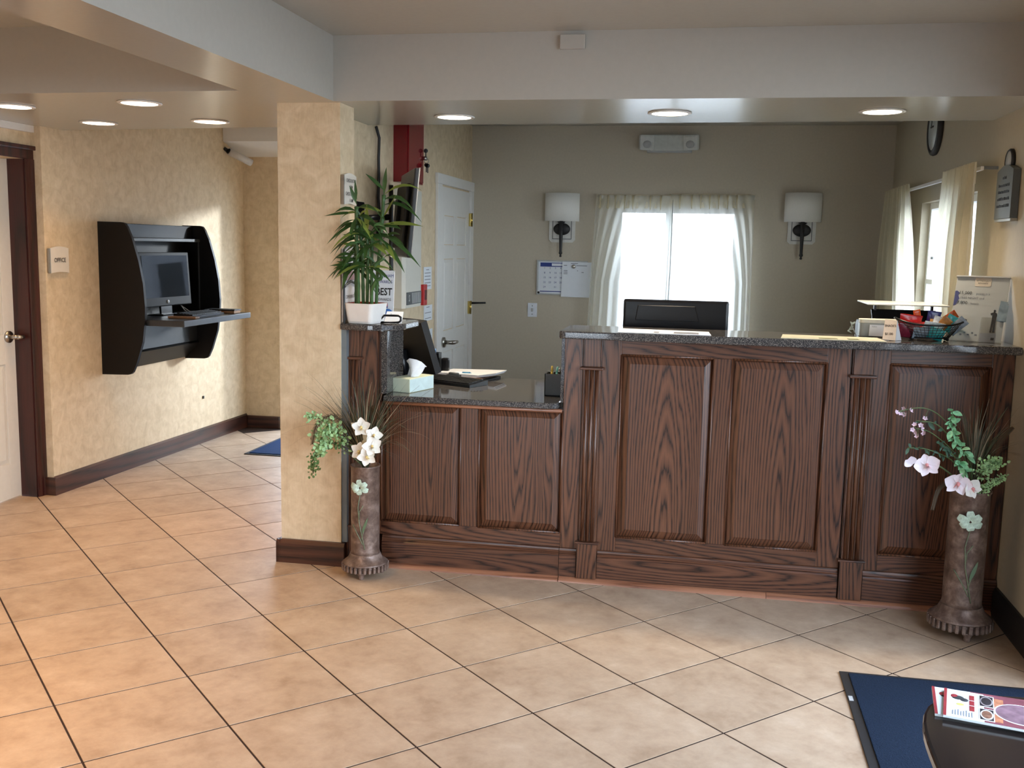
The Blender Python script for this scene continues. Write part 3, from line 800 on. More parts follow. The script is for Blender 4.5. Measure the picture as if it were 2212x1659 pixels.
def basis(nrm, spin=0.0):
    n = Vector(nrm).normalized()
    u = n.cross(Vector((0, 0, 1)))
    if u.length < 1e-4: u = Vector((1, 0, 0))
    u.normalize(); v = u.cross(n) * -1
    v = n.cross(u)
    if v.z < 0: u, v = -u, -v
    R = Matrix.Rotation(spin, 3, n)
    return n, R @ u, R @ v
def petal_mb(mb, c, n, d, side, ln, wd, cup, tip=0.35):
    R, W = 9, 6
    sd = (side - d * side.dot(d)).normalized()
    vs = []
    for i in range(R + 1):
        q = i / R
        hw = wd * max(0.03, math.sin(PI * (0.06 + 0.94 * q ** 0.85))) ** 0.62 * (0.55 + 0.45 * math.sin(PI * min(1, q * 0.75 + 0.1)))
        if i == R: hw = wd * 0.06
        p = c + d * (ln * q) + n * (cup * ln * (q * q - 0.25 * q))
        for k in range(W + 1):
            t = 2 * k / W - 1
            vs.append(tuple(p + sd * (hw * t) + n * (hw * 0.22 * t * t - 0.04 * wd * math.sin(6 * t + 5 * q))))
    fs = [(i * (W + 1) + k, i * (W + 1) + k + 1, (i + 1) * (W + 1) + k + 1, (i + 1) * (W + 1) + k) for i in range(R) for k in range(W)]
    mb.add(vs, fs, True)
    return mb
def orchid(root, c, nrm, size, pm, lm, spin=0.0, shape='cymbidium'):
    c = Vector(c); n, u, v = basis(nrm, spin)
    lip = MB()
    lip.tube([c, c + n * size * 0.25 + v * size * 0.05, c + n * size * 0.42 - v * size * 0.06], [size * 0.10, size * 0.13, size * 0.06], 8)
    for sg in (-1, 0, 1):
        petal_mb(lip, c + n * size * 0.10, n, (-v * 0.9 + u * sg * 0.7).normalized(), n, size * 0.42, size * 0.13, 0.8)
    fl = lip.build('orchid_flower', lm, root)
    if shape == 'cymbidium': angs = [(90, 1.05, .46), (90 + 72, 1.05, .44), (90 - 72, 1.05, .44), (90 + 142, 1, .42), (90 - 142, 1, .42)]
    else: angs = [(90, .9, .42), (172, 1.0, .60), (8, 1.0, .60), (232, .95, .36), (308, .95, .36)]
    for a, l, wd in angs:
        a = math.radians(a)
        d = (u * math.cos(a) + v * math.sin(a)).normalized()
        petal_mb(MB(), c, n, d, n.cross(d), size * l, size * wd, 0.28).build('petal', pm, fl)
    return fl
camdir = lambda x, y, z: Vector((-x, -y, 1.3 - z)).normalized()
fx, fy = VL[0], VL[1]
t = thing('white_orchid_spray', (fx, fy, 0.46), 'spray of white orchids with yellow throats in the vase by the column', 'flowers')
MB().tube([(fx, fy, 0.45), (fx - 0.01, fy - 0.03, 0.55), (fx + 0.02, fy - 0.06, 0.63), (fx + 0.01, fy - 0.06, 0.69)], [0.004] * 4, 6).build('stem', GSTEM, t)
for (x, z, yy, nr, sz, sp, pm) in ((-1.372, 0.664, 3.945, (0.05, -1, 0.25), 0.040, 0.1, WPET), (-1.322, 0.633, 3.95, (0.5, -1, 0.15), 0.037, -0.3, WPET), (-1.318, 0.592, 3.92, (0.35, -1, 0.2), 0.041, 0.25, WPET),
                              (-1.375, 0.566, 3.93, (-0.25, -1, 0.1), 0.040, -0.2, WPET), (-1.338, 0.549, 3.915, (0.15, -1, -0.1), 0.040, 0.4, WPET), (-1.345, 0.610, 3.965, (0.0, -1, 0.3), 0.034, 0.9, CPET)):
    orchid(t, (x, yy, z), nr, sz, pm, LIPY, sp)
petal_mb(MB(), Vector((-1.395, 3.96, 0.655)), Vector((0, -1, 0)), Vector((-0.6, 0, 0.6)).normalized(), Vector((0.6, 0, 0.6)), 0.035, 0.014, 0.3).build('bud', CPET, t)
def grass(x, y, z, n, lens, spread, label, nm='grass_tuft', lean=(0, 0), xlim=None, seed=1):
    r = random.Random(seed)
    t = thing(nm, (x, y, z), label, 'grass')
    for mat, m in ((DGRASS, int(n * 0.72)), (TGRASS, n - int(n * 0.72))):
        mb = MB()
        for k in range(m):
            a = r.uniform(0, 2 * PI); ln = r.uniform(*lens); sp = r.uniform(0.15, spread)
            dx, dy = math.cos(a) * sp + lean[0], math.sin(a) * sp * 0.45 + lean[1]
            if dy > 0.12: dy = 0.12
            droop = r.uniform(0.1, 0.9) * (abs(dx) + 0.2)
            pts = []
            for i in range(9):
                q = i / 8
                px = x + r.uniform(-0.002, 0.002) + dx * ln * q * (0.5 + 0.5 * q); py = min(y + dy * ln * q, y + 0.11)
                if xlim: px = max(min(px, xlim[1]), xlim[0])
                pts.append((px, py, z + ln * (q - droop * q ** 2.6)))
            w0 = r.uniform(0.0016, 0.0034)
            mb.ribbon(pts, [w0 * (1 - 0.85 * (i / 8) ** 2) for i in range(9)], (math.sin(a), -math.cos(a), 0.1), cup=0.3)
        mb.build('grass_blades', mat, t, kind='stuff')
    return t
grass(fx, fy, 0.45, 230, (0.20, 0.48), 0.95, 'fine dark grass with tan tips fanning out of the vase by the column', seed=3)
def fern(path, n, size, mat, label, seed=1, nm='fern_sprig'):
    r = random.Random(seed)
    path = curved(path)
    t = thing(nm, path[0], label, 'foliage')
    MB().tube(path, [0.0022] * len(path), 5).build('stem', GSTEM, t)
    mb = MB()
    segs = len(path) - 1
    for k in range(n):
        q = 0.25 + 0.75 * k / n
        i = min(int(q * segs), segs - 1); f = q * segs - i
        p = path[i].lerp(path[i + 1], f)
        for rep in range(6):
            o = Vector((r.gauss(0, 1), r.gauss(0, 0.5), r.gauss(0, 1))) * size * (1.15 - q * 0.6)
            d = Vector((r.gauss(0, 1), r.gauss(0, 0.6), r.gauss(0, 1))).normalized()
            L = size * r.uniform(0.45, 0.8)
            b = p + o
            mb.ribbon([b, b + d * L * 0.5, b + d * L], [L * 0.28, L * 0.5, L * 0.15], d.cross(Vector((r.gauss(0, 1), -1, r.gauss(0, 1)))), cup=0.2)
    mb.build('leaflets', mat, t, kind='stuff')
    return t
fern([(fx, fy, 0.47), (-1.48, 4.0, 0.60), (-1.55, 3.97, 0.68), (-1.625, 3.96, 0.70)], 34, 0.016, FERN, 'pale green fern sprig reaching left across the column, the upper one')
fern([(fx, fy, 0.47), (-1.50, 3.98, 0.63), (-1.545, 3.96, 0.62), (-1.562, 3.95, 0.54)], 44, 0.024, FERN, 'pale green fern sprig hanging beside the white orchids', 4)
fern([(fx, fy, 0.47), (-1.51, 3.99, 0.58), (-1.575, 3.96, 0.54), (-1.588, 3.95, 0.455)], 32, 0.018, FERND, 'olive fern sprig drooping lowest over the left side of its vase', 6)
def frond(path, label, seed=1, wl=0.02):
    """dark feathery frond: rib plus fine pinnae"""
    path = curved(path)
    t = thing('dark_frond', path[0], label, 'foliage')
    MB().tube(path, [0.002] * len(path), 5).build('rib', plain('brown_rib', rgb(74, 54, 34), 0.6), t)
    mb = MB(); segs = len(path) - 1
    for k in range(46):
        q = 0.3 + 0.7 * k / 46; i = min(int(q * segs), segs - 1); p = path[i].lerp(path[i + 1], q * segs - i); d = (path[i + 1] - path[i]).normalized()
        for sg in (-1, 1):
            s_ = d.cross(Vector((0, 1, 0))).normalized() * sg
            e = p + s_ * wl * (1.1 - q * 0.6) + d * wl * 0.3 - Vector((0, 0, wl * 0.3))
            mb.ribbon([p, e], [0.0016, 0.0006], d)
    mb.build('pinnae', plain('brown_frond', rgb(72, 58, 34), 0.6, var=0.3), t, kind='stuff')
frond([(fx, fy, 0.47), (-1.47, 4.0, 0.66), (-1.52, 3.98, 0.70), (-1.575, 3.96, 0.66), (-1.59, 3.95, 0.58)], 'brown feathery frond arching left in front of the column')
frond([(fx, fy, 0.47), (-1.37, 4.05, 0.70), (-1.36, 4.04, 0.735), (-1.32, 4.02, 0.70), (-1.30, 4.0, 0.62)], 'brown feathery frond arching above the white orchids', 2)
fx, fy = VR
t = thing('pink_orchid_spray', (fx, fy, 0.52), 'spray of blush orchids with pink throats at the left of the corner vase', 'flowers')
MB().tube(curved([(fx, fy, 0.52), (0.94, 3.90, 0.60), (0.86, 3.90, 0.655), (0.79, 3.885, 0.66)]), 0.003, 6).build('stem', GSTEM, t)
orchid(t, (0.828, 3.87, 0.655), (-0.3, -1, 0.1), 0.047, PPET, LIPP, 0.35, 'phal')
orchid(t, (0.935, 3.86, 0.597), (-0.1, -1, -0.25), 0.050, PPET, LIPP, -0.2, 'phal')
orchid(t, (0.985, 3.865, 0.578), (0.4, -1, 0.2), 0.038, WPET, LIPP, 0.8, 'phal')
for c_, d_ in (((0.775, 3.87, 0.655), (-0.3, -0.3, 1)), ((0.772, 3.865, 0.650), (-0.8, -0.2, 0.7))):
    petal_mb(MB(), Vector(c_), Vector((0, -1, 0)), Vector(d_).normalized(), Vector((1, 0, 0.3)), 0.036, 0.018, 0.4).build('bud', PPET, t)
def sprig(path, leaves, ln, wd, mat, label, nm='leafy_sprig', seed=1, lm=None, cat='foliage', lname='leaf'):
    r = random.Random(seed)
    path = curved(path)
    t = thing(nm, path[0], label, cat)
    MB().tube(path, [0.0025] * len(path), 5).build('stem', lm or GSTEM, t)
    segs = len(path) - 1
    for k in range(leaves):
        q = 0.42 + 0.58 * (k + 0.5) / leaves; i = min(int(q * segs), segs - 1); p = path[i].lerp(path[i + 1], q * segs - i)
        a = k * 2.4 + r.uniform(-0.4, 0.4)
        d = Vector((math.cos(a) * r.uniform(0.4, 1.1), -r.uniform(0.1, 1.0), r.uniform(-0.7, 0.9))).normalized()
        L = ln * r.uniform(0.5, 1.0)
        mb = MB()
        mb.ribbon([p + d * L * f - Vector((0, 0, L * 0.25 * f * f)) for f in (0, .2, .45, .7, .9, 1)], [wd * L * g for g in (.08, .32, .48, .42, .2, .02)], d.cross(Vector((r.uniform(-.8, .8), -0.7, r.uniform(-0.3, 0.8)))), cup=0.3)
        mb.build(lname, mat, t)
    return t
sprig([(fx, fy, 0.53), (0.985, 3.91, 0.66), (0.915, 3.89, 0.76), (0.90, 3.88, 0.86)], 36, 0.040, 0.55, LEAFV, 'upright mint green leafy sprig in the middle of the corner vase', seed=2)
sprig([(fx, fy, 0.53), (0.97, 3.88, 0.62), (0.945, 3.86, 0.66), (0.93, 3.85, 0.67)], 30, 0.042, 0.55, LEAFV, 'bright mint leafy sprig low over the pink orchids', seed=5)
sprig([(fx, fy, 0.53), (0.93, 3.90, 0.66), (0.83, 3.88, 0.71), (0.755, 3.87, 0.715)], 16, 0.030, 0.42, LEAFD, 'grey green leafy sprig reaching left towards the counter panel', seed=9)
sprig([(fx, fy, 0.53), (0.96, 3.90, 0.64), (0.90, 3.88, 0.71), (0.855, 3.87, 0.745)], 20, 0.032, 0.5, LEAFD, 'grey green leafy sprig between the mint sprig and the blush orchid', seed=21)
sprig([(fx, fy, 0.53), (0.94, 3.92, 0.70), (0.86, 3.89, 0.80), (0.78, 3.88, 0.815)], 5, 0.034, 0.5, LEAFD, 'dark bare sprig with few leaves behind the pink blossoms', seed=12)
def blossoms(path, spots, label, seed=1):
    r = random.Random(seed)
    path = curved(path)
    t = thing('blossom_branch', path[0], label, 'flowers')
    MB().tube(path, [0.002] * len(path), 5).build('stem', GSTEM, t)
    for (x, z) in spots:
        c = Vector((x, 3.87 + r.uniform(-0.01, 0.01), z))
        n, u, v = basis((r.uniform(-1.2, 1.2), -1, r.uniform(-.6, 1.0)), r.uniform(0, 2))
        mb = MB()
        for k in range(5):
            a = 2 * PI * k / 5
            d = u * math.cos(a) + v * math.sin(a)
            petal_mb(mb, c, n, d, n.cross(d), 0.010, 0.0042, 0.5)
        near = min(path, key=lambda v: (v - c).length + 0.4 * max(0, v.z - c.z))
        MB().tube([near, (near + c) / 2 + Vector((0, 0, 0.004)), c], [0.0011] * 3, 5).build('pedicel', GSTEM, t)
        mb.build('blossom', PINKB, t)
blossoms([(fx, fy, 0.53), (0.95, 3.91, 0.72), (0.88, 3.89, 0.82), (0.80, 3.87, 0.865), (0.70, 3.87, 0.845)], [(0.705, 0.846), (0.722, 0.842), (0.735, 0.838), (0.733, 0.858), (0.755, 0.855), (0.805, 0.828)], 'thin branch with tiny pink blossoms reaching furthest left of the corner vase')
blossoms([(fx, fy, 0.53), (0.94, 3.90, 0.68), (0.84, 3.88, 0.77), (0.775, 3.87, 0.79)], [(0.765, 0.785), (0.778, 0.775), (0.772, 0.803), (0.795, 0.80), (0.80, 0.788), (0.785, 0.760), (0.806, 0.772)], 'short branch with a cluster of small pink blossoms above the blush orchid', 3)
grass(fx, fy, 0.52, 120, (0.22, 0.42), 0.42, 'fine dark grass standing up at the back of the corner vase', seed=8, lean=(0.10, 0.05), xlim=(0.80, 1.17))
fern([(fx, fy, 0.53), (1.03, 3.90, 0.64), (1.05, 3.89, 0.67), (1.08, 3.88, 0.68)], 60, 0.015, FERN, 'curly green fern sprig on the right of the corner vase, upper one', 7)
fern([(fx, fy, 0.53), (1.03, 3.89, 0.575), (1.06, 3.88, 0.60), (1.10, 3.87, 0.63)], 44, 0.011, FERN, 'small light green fern sprig at the rim of the corner vase', 8)
frond([(fx, fy, 0.53), (0.98, 3.95, 0.70), (0.97, 3.95, 0.79), (0.955, 3.95, 0.84)], 'brown feathery frond upright behind the mint leaves', 5, 0.014)
frond([(fx, fy, 0.53), (1.06, 3.95, 0.68), (1.10, 3.95, 0.76), (1.13, 3.95, 0.80)], 'brown feathery frond leaning towards the right wall', 6, 0.014)
frond([(fx, fy, 0.55), (0.93, 3.93, 0.585), (0.885, 3.92, 0.56), (0.865, 3.91, 0.48)], 'brown feathery frond drooping at the left below the blush orchid', 7, 0.012)
# ------------------------------------------------------------------ wall computer kiosk
kq = thing('computer_kiosk', (-3.46, 5.87, 1.07), 'black wall-mounted computer carrel with curved side panels', 'kiosk')
prof = [(-3.49, 1.515), (-3.335, 1.513), (-3.315, 1.508), (-3.298, 1.485), (-3.27, 1.421), (-3.232, 1.289), (-3.208, 1.16), (-3.199, 1.03), (-3.203, 0.94), (-3.22, 0.82), (-3.262, 0.694), (-3.288, 0.64), (-3.302, 0.628), (-3.32, 0.624), (-3.49, 0.620)]
for y0 in (5.40, 6.33): MB().prism(prof, 'y', y0, y0 + 0.022).build('side_panel', KIOSK, kq)
MB().box(-3.480, -3.448, 5.422, 6.33, 0.70, 1.505, 0.002).build('back_panel', KIOSK, kq)
MB().box(-3.462, -3.335, 5.422, 6.33, 1.405, 1.425, 0.003).build('top_shelf', DGREY, kq)
MB().box(-3.40, -3.385, 5.422, 6.33, 1.425, 1.508, 0.003).build('valance', KIOSK, kq)
MB().box(-3.462, -2.97, 5.43, 6.31, 0.914, 0.95, 0.004).build('shelf', plain('kiosk_shelf', rgb(44, 46, 50), 0.28), kq)
MB().box(-3.385, -3.37, 5.422, 6.33, 0.745, 0.914, 0.003).build('apron', plain('kiosk_apron', rgb(40, 42, 44), 0.4), kq)
MB().slab4((-3.36, 5.422, 0.745), (-3.36, 6.33, 0.745), (-3.46, 6.33, 0.64), (-3.46, 5.422, 0.64), 0.012).build('lower_board', KIOSK, kq)
MB().box(-3.345, -3.338, 6.318, 6.326, 0.95, 1.405).build('edge_strip', DGREY, kq)
mo = thing('kiosk_monitor', (-3.36, 5.87, 0.95), 'all-in-one computer with glossy black screen on the wall kiosk shelf', 'computer')
T = frame((-3.32, 5.875, 1.005), PI / 2 - 0.05, -0.06)
MB(T).box(-0.275, 0.275, 0.0, 0.03, 0.0, 0.335, 0.006).build('housing', plain('kiosk_bezel', (0.006, 0.006, 0.007, 1), 0.45, spec=0.12), mo)
MB(T).box(-0.25, 0.25, -0.002, 0.004, 0.055, 0.315).build('screen', SCREEN, mo)
lg = MB(T).cyl((0, -0.001, 0.027), (0, -0.0045, 0.027), 0.011, 20).build('logo', PAPERW, mo, 'round white maker badge')
text('hp', (0, -0.006, 0.027), 0.016, None, DGREY, lg, T)
MB(T).box(-0.06, 0.06, 0.012, 0.026, -0.053, 0.06).box(-0.11, 0.11, -0.03, 0.08, -0.055, -0.047, 0.003).build('stand', BLACK, mo)
def keyboard(name, T, L, W, label, mat=BLACK):
    t = thing(name, T.translation, label, 'keyboard')
    MB(T).add([(-L / 2, -W / 2, 0), (L / 2, -W / 2, 0), (L / 2, W / 2, 0), (-L / 2, W / 2, 0), (-L / 2, -W / 2, 0.012), (L / 2, -W / 2, 0.012), (L / 2, W / 2, 0.024), (-L / 2, W / 2, 0.024)],
              [(0, 3, 2, 1), (4, 5, 6, 7), (0, 1, 5, 4), (1, 2, 6, 5), (2, 3, 7, 6), (3, 0, 4, 7)]).build('base', mat, t)
    mb = MB(T)
    nx, ny = 15, 5
    for a in range(nx):
        for b in range(ny):
            x0 = -L / 2 + 0.012 + (L - 0.024) * a / nx; y0 = -W / 2 + 0.012 + (W - 0.026) * b / ny
            z = 0.012 + 0.012 * (y0 + W / 2) / W
            mb.box(x0, x0 + (L - 0.024) / nx - 0.003, y0, y0 + (W - 0.026) / ny - 0.003, z, z + 0.007)
    mb.build('keys', BLACKM, t, kind='stuff')
    return t
keyboard('kiosk_keyboard', frame((-3.10, 5.86, 0.951), PI / 2), 0.40, 0.13, 'flat black keyboard on the shelf of the wall kiosk')
MB().box(-3.17, -2.99, 5.60, 5.655, 0.950, 0.962, 0.003).build('desk_pad', plain('tan_edge', rgb(128, 98, 74), 0.5), None, 'tan edged pad under the left end of the kiosk keyboard', 'pad')
nb = MB().box(-3.20, -3.00, 6.13, 6.22, 0.9505, 0.968, 0.003).build('notepad', plain('tan_pages', rgb(178, 140, 108), 0.6), None, 'thin tan block with black cover at the right end of the kiosk shelf', 'notepad')
MB().box(-3.205, -2.995, 6.125, 6.225, 0.968, 0.976, 0.003).build('cover', BLACKM, nb)
cb = thing('kiosk_cable', (-3.42, 5.5, 1.0), 'black cable with white plug beside the kiosk screen', 'cable')
MB().tube([(-3.44, 5.52, 1.18), (-3.40, 5.50, 1.14), (-3.42, 5.53, 1.10), (-3.39, 5.51, 1.04), (-3.40, 5.56, 0.97), (-3.35, 5.66, 0.956)], [0.006] * 6, 6).build('cord', BLACKM, cb)
MB().box(-3.425, -3.395, 5.50, 5.525, 1.115, 1.145, 0.004).build('plug', PAPERW, cb)
cb = MB().tube([(-3.33, 6.05, 1.0), (-3.28, 6.07, 0.96), (-3.24, 6.11, 0.954)], [0.003] * 3, 5).tube([(-3.33, 6.05, 1.0), (-3.30, 6.04, 0.97), (-3.27, 6.03, 0.954)], [0.003] * 3, 5).build('usb_cord', LGREY, None, 'thin pale cords hanging under the right of the kiosk screen', 'cable')
MB().box(-3.452, -3.446, 6.545, 6.56, 0.31, 0.33, 0.001).build('cable_outlet', BLACKM, None, 'tiny dark cable hole in the wallpaper below the kiosk', 'outlet')
# ------------------------------------------------------------------ signs
def arched(mb, w, h, t, arch, T):
    mb.T = T
    n = 10
    top = [(w / 2 - w * k / n, h / 2 + arch * math.sin(PI * k / n)) for k in range(n + 1)]
    bot = [(-w / 2 + w * k / n, -h / 2 + arch * 0.6 * math.sin(PI * k / n)) for k in range(n + 1)]
    return mb.prism(bot + top, 'y', 0, t)
so = thing('office_sign', (-3.49, 5.0, 1.30), 'small cream wall sign reading OFFICE beside the cream door', 'sign')
T = frame((-3.478, 5.025, 1.292), PI / 2 - 0.03)
arched(MB(), 0.155, 0.135, 0.012, 0.010, T).build('plate', CREAM, so)
MB(T).box(-0.085, -0.076, -0.002, 0.014, -0.068, 0.066, 0.002).build('edge_strip', STEEL, so)
text('OFFICE', (0.0, -0.002, 0.002), 0.034, None, INK, so, T, sx=0.9, bold=0.01)
cs_ = thing('checkin_sign', (-1.53, 4.22, 1.64), 'cream sign with check-in and check-out times high on the column side', 'sign')
T = frame((-1.519, 4.222, 1.643), PI / 2)
arched(MB(), 0.15, 0.125, 0.014, 0.010, T).build('plate', CREAM, cs_)
MB(T).box(-0.082, -0.074, -0.001, 0.014, -0.062, 0.062, 0.002).build('edge_strip', STEEL, cs_)
for i, (s, z) in enumerate((('CHECK IN TIME', 0.04), ('2 PM', 0.013), ('CHECK OUT TIME', -0.016), ('11 AM', -0.043))):
    text(s, (0.005, -0.002, z), 0.021, None, INK, cs_, T, sx=0.80, bold=0.01)
for nm, z, hh, lb, lines in (('manager_sign', 1.315, 0.19, 'grey arched sign for the manager on duty on the column side, bamboo in front', (('MANAGER', 0.045), ('ON DUTY', 0.012))),
                             ('breakfast_sign', 1.158, 0.18, 'lower grey arched sign about complimentary breakfast behind the bamboo pot', (('COMPLIMENTARY', 0.03), ('BREAKFAST', 0.0)))):
    t = thing(nm, (-1.53, 4.225, z), lb, 'sign')
    T = frame((-1.520, 4.225, z), PI / 2)
    arched(MB(), 0.17, hh - 0.03, 0.010, 0.022, T).build('plate', plain('sign_silver', rgb(198, 198, 202), 0.4, var=0.02), t)
    MB(T).tube([(-0.088, -0.002, -hh / 2 + 0.01), (-0.088, -0.002, hh / 2 - 0.02), (-0.06, -0.002, hh / 2 - 0.006), (0, -0.002, hh / 2 + 0.006), (0.06, -0.002, hh / 2 - 0.006), (0.088, -0.002, hh / 2 - 0.02)], [0.005] * 6, 6).build('frame', DGREY, t)
    for s, zz in lines: text(s, (0, -0.002, zz), 0.026 if nm[0] == 'm' else 0.021, None, INK, t, T, sx=0.8)
    if nm[0] == 'm': MB(T).box(-0.065, 0.065, -0.006, 0.0, -0.055, -0.015, 0.002).build('name_slot', plain('plum_plate', rgb(150, 122, 126), 0.4), t)
ps = thing('rewards_card', (-1.43, 4.40, 1.078), 'white upright promotion card reading BEST REWARDS behind the bamboo pot', 'sign')
T = frame((-1.437, 4.425, 1.08), -0.05, -0.08)
MB(T).box(-0.055, 0.048, 0.0, 0.004, 0, 0.22).build('card', PAPERW, ps)
text('WYNDHAM', (0.0, -0.001, 0.195), 0.020, None, NAVYP, ps, T, sx=0.85); text('REWARDS', (0.0, -0.001, 0.168), 0.020, None, NAVYP, ps, T, sx=0.85)
text('BEST', (0.0, -0.001, 0.122), 0.046, None, INK, ps, T, sx=0.8, bold=0.02); text('REWARDS', (0.0, -0.001, 0.088), 0.018, None, INK, ps, T, sx=0.85)
MB(T).box(-0.05, 0.02, -0.002, 0.0, 0.05, 0.072).build('banner', NAVYP, ps)
text('NEWS', (-0.012, -0.003, 0.061), 0.02, None, PAPERW, ps, T)
MB(T).box(-0.05, 0.01, -0.002, 0.0, 0.028, 0.046).build('red_band', plain('red_print', rgb(170, 60, 56), 0.5), ps)
MB(T).ball((0.02, -0.001, 0.022), 0.028, 1, 0.05, 0.9).build('blue_spot', plain('blue_print', rgb(60, 120, 200), 0.5), ps)
bt = thing('card_holder', (-1.34, 4.22, 1.078), 'small black wire holder with white cards on the granite shelf', 'holder')
MB().tube([(-1.375, 4.20, 1.082), (-1.372, 4.20, 1.10), (-1.36, 4.205, 1.112), (-1.30, 4.215, 1.112), (-1.29, 4.217, 1.105), (-1.29, 4.217, 1.09), (-1.30, 4.215, 1.083)], [0.005] * 7, 8, closed=True).build('wire', BLACK, bt)
MB().slab4((-1.372, 4.235, 1.08), (-1.295, 4.245, 1.08), (-1.30, 4.29, 1.125), (-1.372, 4.28, 1.125), 0.006).build('cards', PAPERW, bt)
text('Bonus', (-1.335, 4.262, 1.112), 0.012, '-y', PRINT, bt)
# ------------------------------------------------------------------ bamboo
POT = plain('glazed_white_pot', rgb(238, 236, 232), 0.15, var=0.02); POTIN = plain('red_glaze', rgb(150, 40, 28), 0.25, var=0.1)
CANE = plain('bamboo_cane', rgb(58, 92, 46), 0.4, var=0.25, vs=20); BLEAF = plain('bamboo_leaf', rgb(52, 84, 36), 0.42, var=0.35, vs=12); YLEAF = plain('yellow_leaf', rgb(122, 138, 58), 0.42, var=0.3, vs=12); PEB = plain('pebbles', rgb(150, 140, 130), 0.6, var=0.3, vs=90)
bp = thing('potted_bamboo', (-1.455, 4.20, 1.078), 'lucky bamboo with long green leaves in a white square pot on the granite shelf', 'plant')
px, py = -1.437, 4.188
def sqring(hw, r, n=5):
    return [(px + a, py + b) for a, b in roundpoly([(-hw, -hw), (hw, -hw), (hw, hw), (-hw, hw)], [r] * 4, n)]
pt = MB()
rings = [(0.059, 1.079), (0.062, 1.088), (0.071, 1.160), (0.072, 1.164), (0.068, 1.165), (0.064, 1.150)]
vs, fs = [], []; m = len(sqring(0.07, 0.02))
Rz = Matrix.Translation((px, py, 0)) @ Matrix.Rotation(-0.22, 4, 'Z') @ Matrix.Translation((-px, -py, 0))
for hw, z in rings: vs += [(x, y, z) for x, y in sqring(hw, 0.022)]
for i in range(len(rings) - 1):
    for k in range(m): k2 = (k + 1) % m; fs.append((i * m + k, i * m + k2, (i + 1) * m + k2, (i + 1) * m + k))
fs.append(tuple(range(m - 1, -1, -1)))
pt.T = Rz; pt.add(vs, fs).build('pot', POT, bp)
MB(Rz).prism(sqring(0.0645, 0.02), 'z', 1.144, 1.150).build('pot_lining', POTIN, bp)
MB(Rz).box(px - 0.067, px + 0.067, py + 0.060, py + 0.0675, 1.150, 1.1655).box(px - 0.0675, px - 0.060, py - 0.06, py + 0.06, 1.150, 1.1655).build('rim_inside', POTIN, bp, 'red glazed inside of the rim')
pb = MB(); rr_ = random.Random(4)
for k in range(26): pb.ball((px + rr_.uniform(-.05, .05), py + rr_.uniform(-.05, .05), 1.152), rr_.uniform(.007, .011), 1, 1, .7, 7, 5)
pb.build('pebbles', PEB, bp, kind='stuff')
def cane(path, r, nodes=5):
    path = [Vector(p) for p in path]
    pts, rr = [], []
    segs = len(path) - 1; n = nodes * 4
    for i in range(n + 1):
        q = i / n * segs; k = min(int(q), segs - 1)
        pts.append(path[k].lerp(path[k + 1], q - k)); rr.append(r * (1.18 if i % 4 == 0 else 0.96))
    return MB().tube(pts, rr, 8).build('cane', CANE, bp)
def bleaf(c, p, d, L, wd, mat, droop=0.5):
    p = Vector(p); d = Vector(d).normalized()
    hz = Vector((d.x, d.y, 0))
    pts = [p + d * (L * q) - Vector((0, 0, droop * L * q * q)) for q in (0, .12, .3, .5, .7, .87, 1)]
    for v in pts:
        if v.x < -1.50: v.y = min(v.y, 4.118)
    wd *= 0.72
    sd = d.cross(Vector((0, -0.75, 0.66)))
    MB().ribbon(pts, [wd * g for g in (.12, .35, .9, 1, .72, .34, .03)], sd, cup=0.25).build('leaf', mat, c)
X = lambda dx, dy, z: (px + dx + 0.075 * max(0, z - 1.15), py + dy - 0.17 * (z - 1.15), z)
canes = [([X(-.028, -.02, 1.15), X(-.032, -.02, 1.30), X(-.040, -.02, 1.42), X(-.042, -.02, 1.57)], .0088), ([X(-.012, .0, 1.15), X(-.02, .0, 1.36), X(-.034, .0, 1.50)], .0075), ([X(.008, -.01, 1.15), X(.008, -.01, 1.36), X(.002, -.01, 1.45)], .0072),
         ([X(.022, .005, 1.15), X(.022, .0, 1.38), X(.018, .0, 1.47)], .0075), ([X(.046, .0, 1.15), X(.048, .0, 1.30), X(.056, .01, 1.44), X(.066, .01, 1.62)], .0075), ([X(.036, -.03, 1.15), X(.034, -.03, 1.22), X(.05, -.035, 1.26), X(.078, -.03, 1.275), X(.07, -.03, 1.30), X(.045, -.03, 1.315), X(.05, -.03, 1.335), X(.085, -.03, 1.36)], .0075),
         ([X(-.048, .01, 1.15), X(-.05, .01, 1.28), X(-.06, .01, 1.36)], .008)]
cobj = [cane(p, r) for p, r in canes]
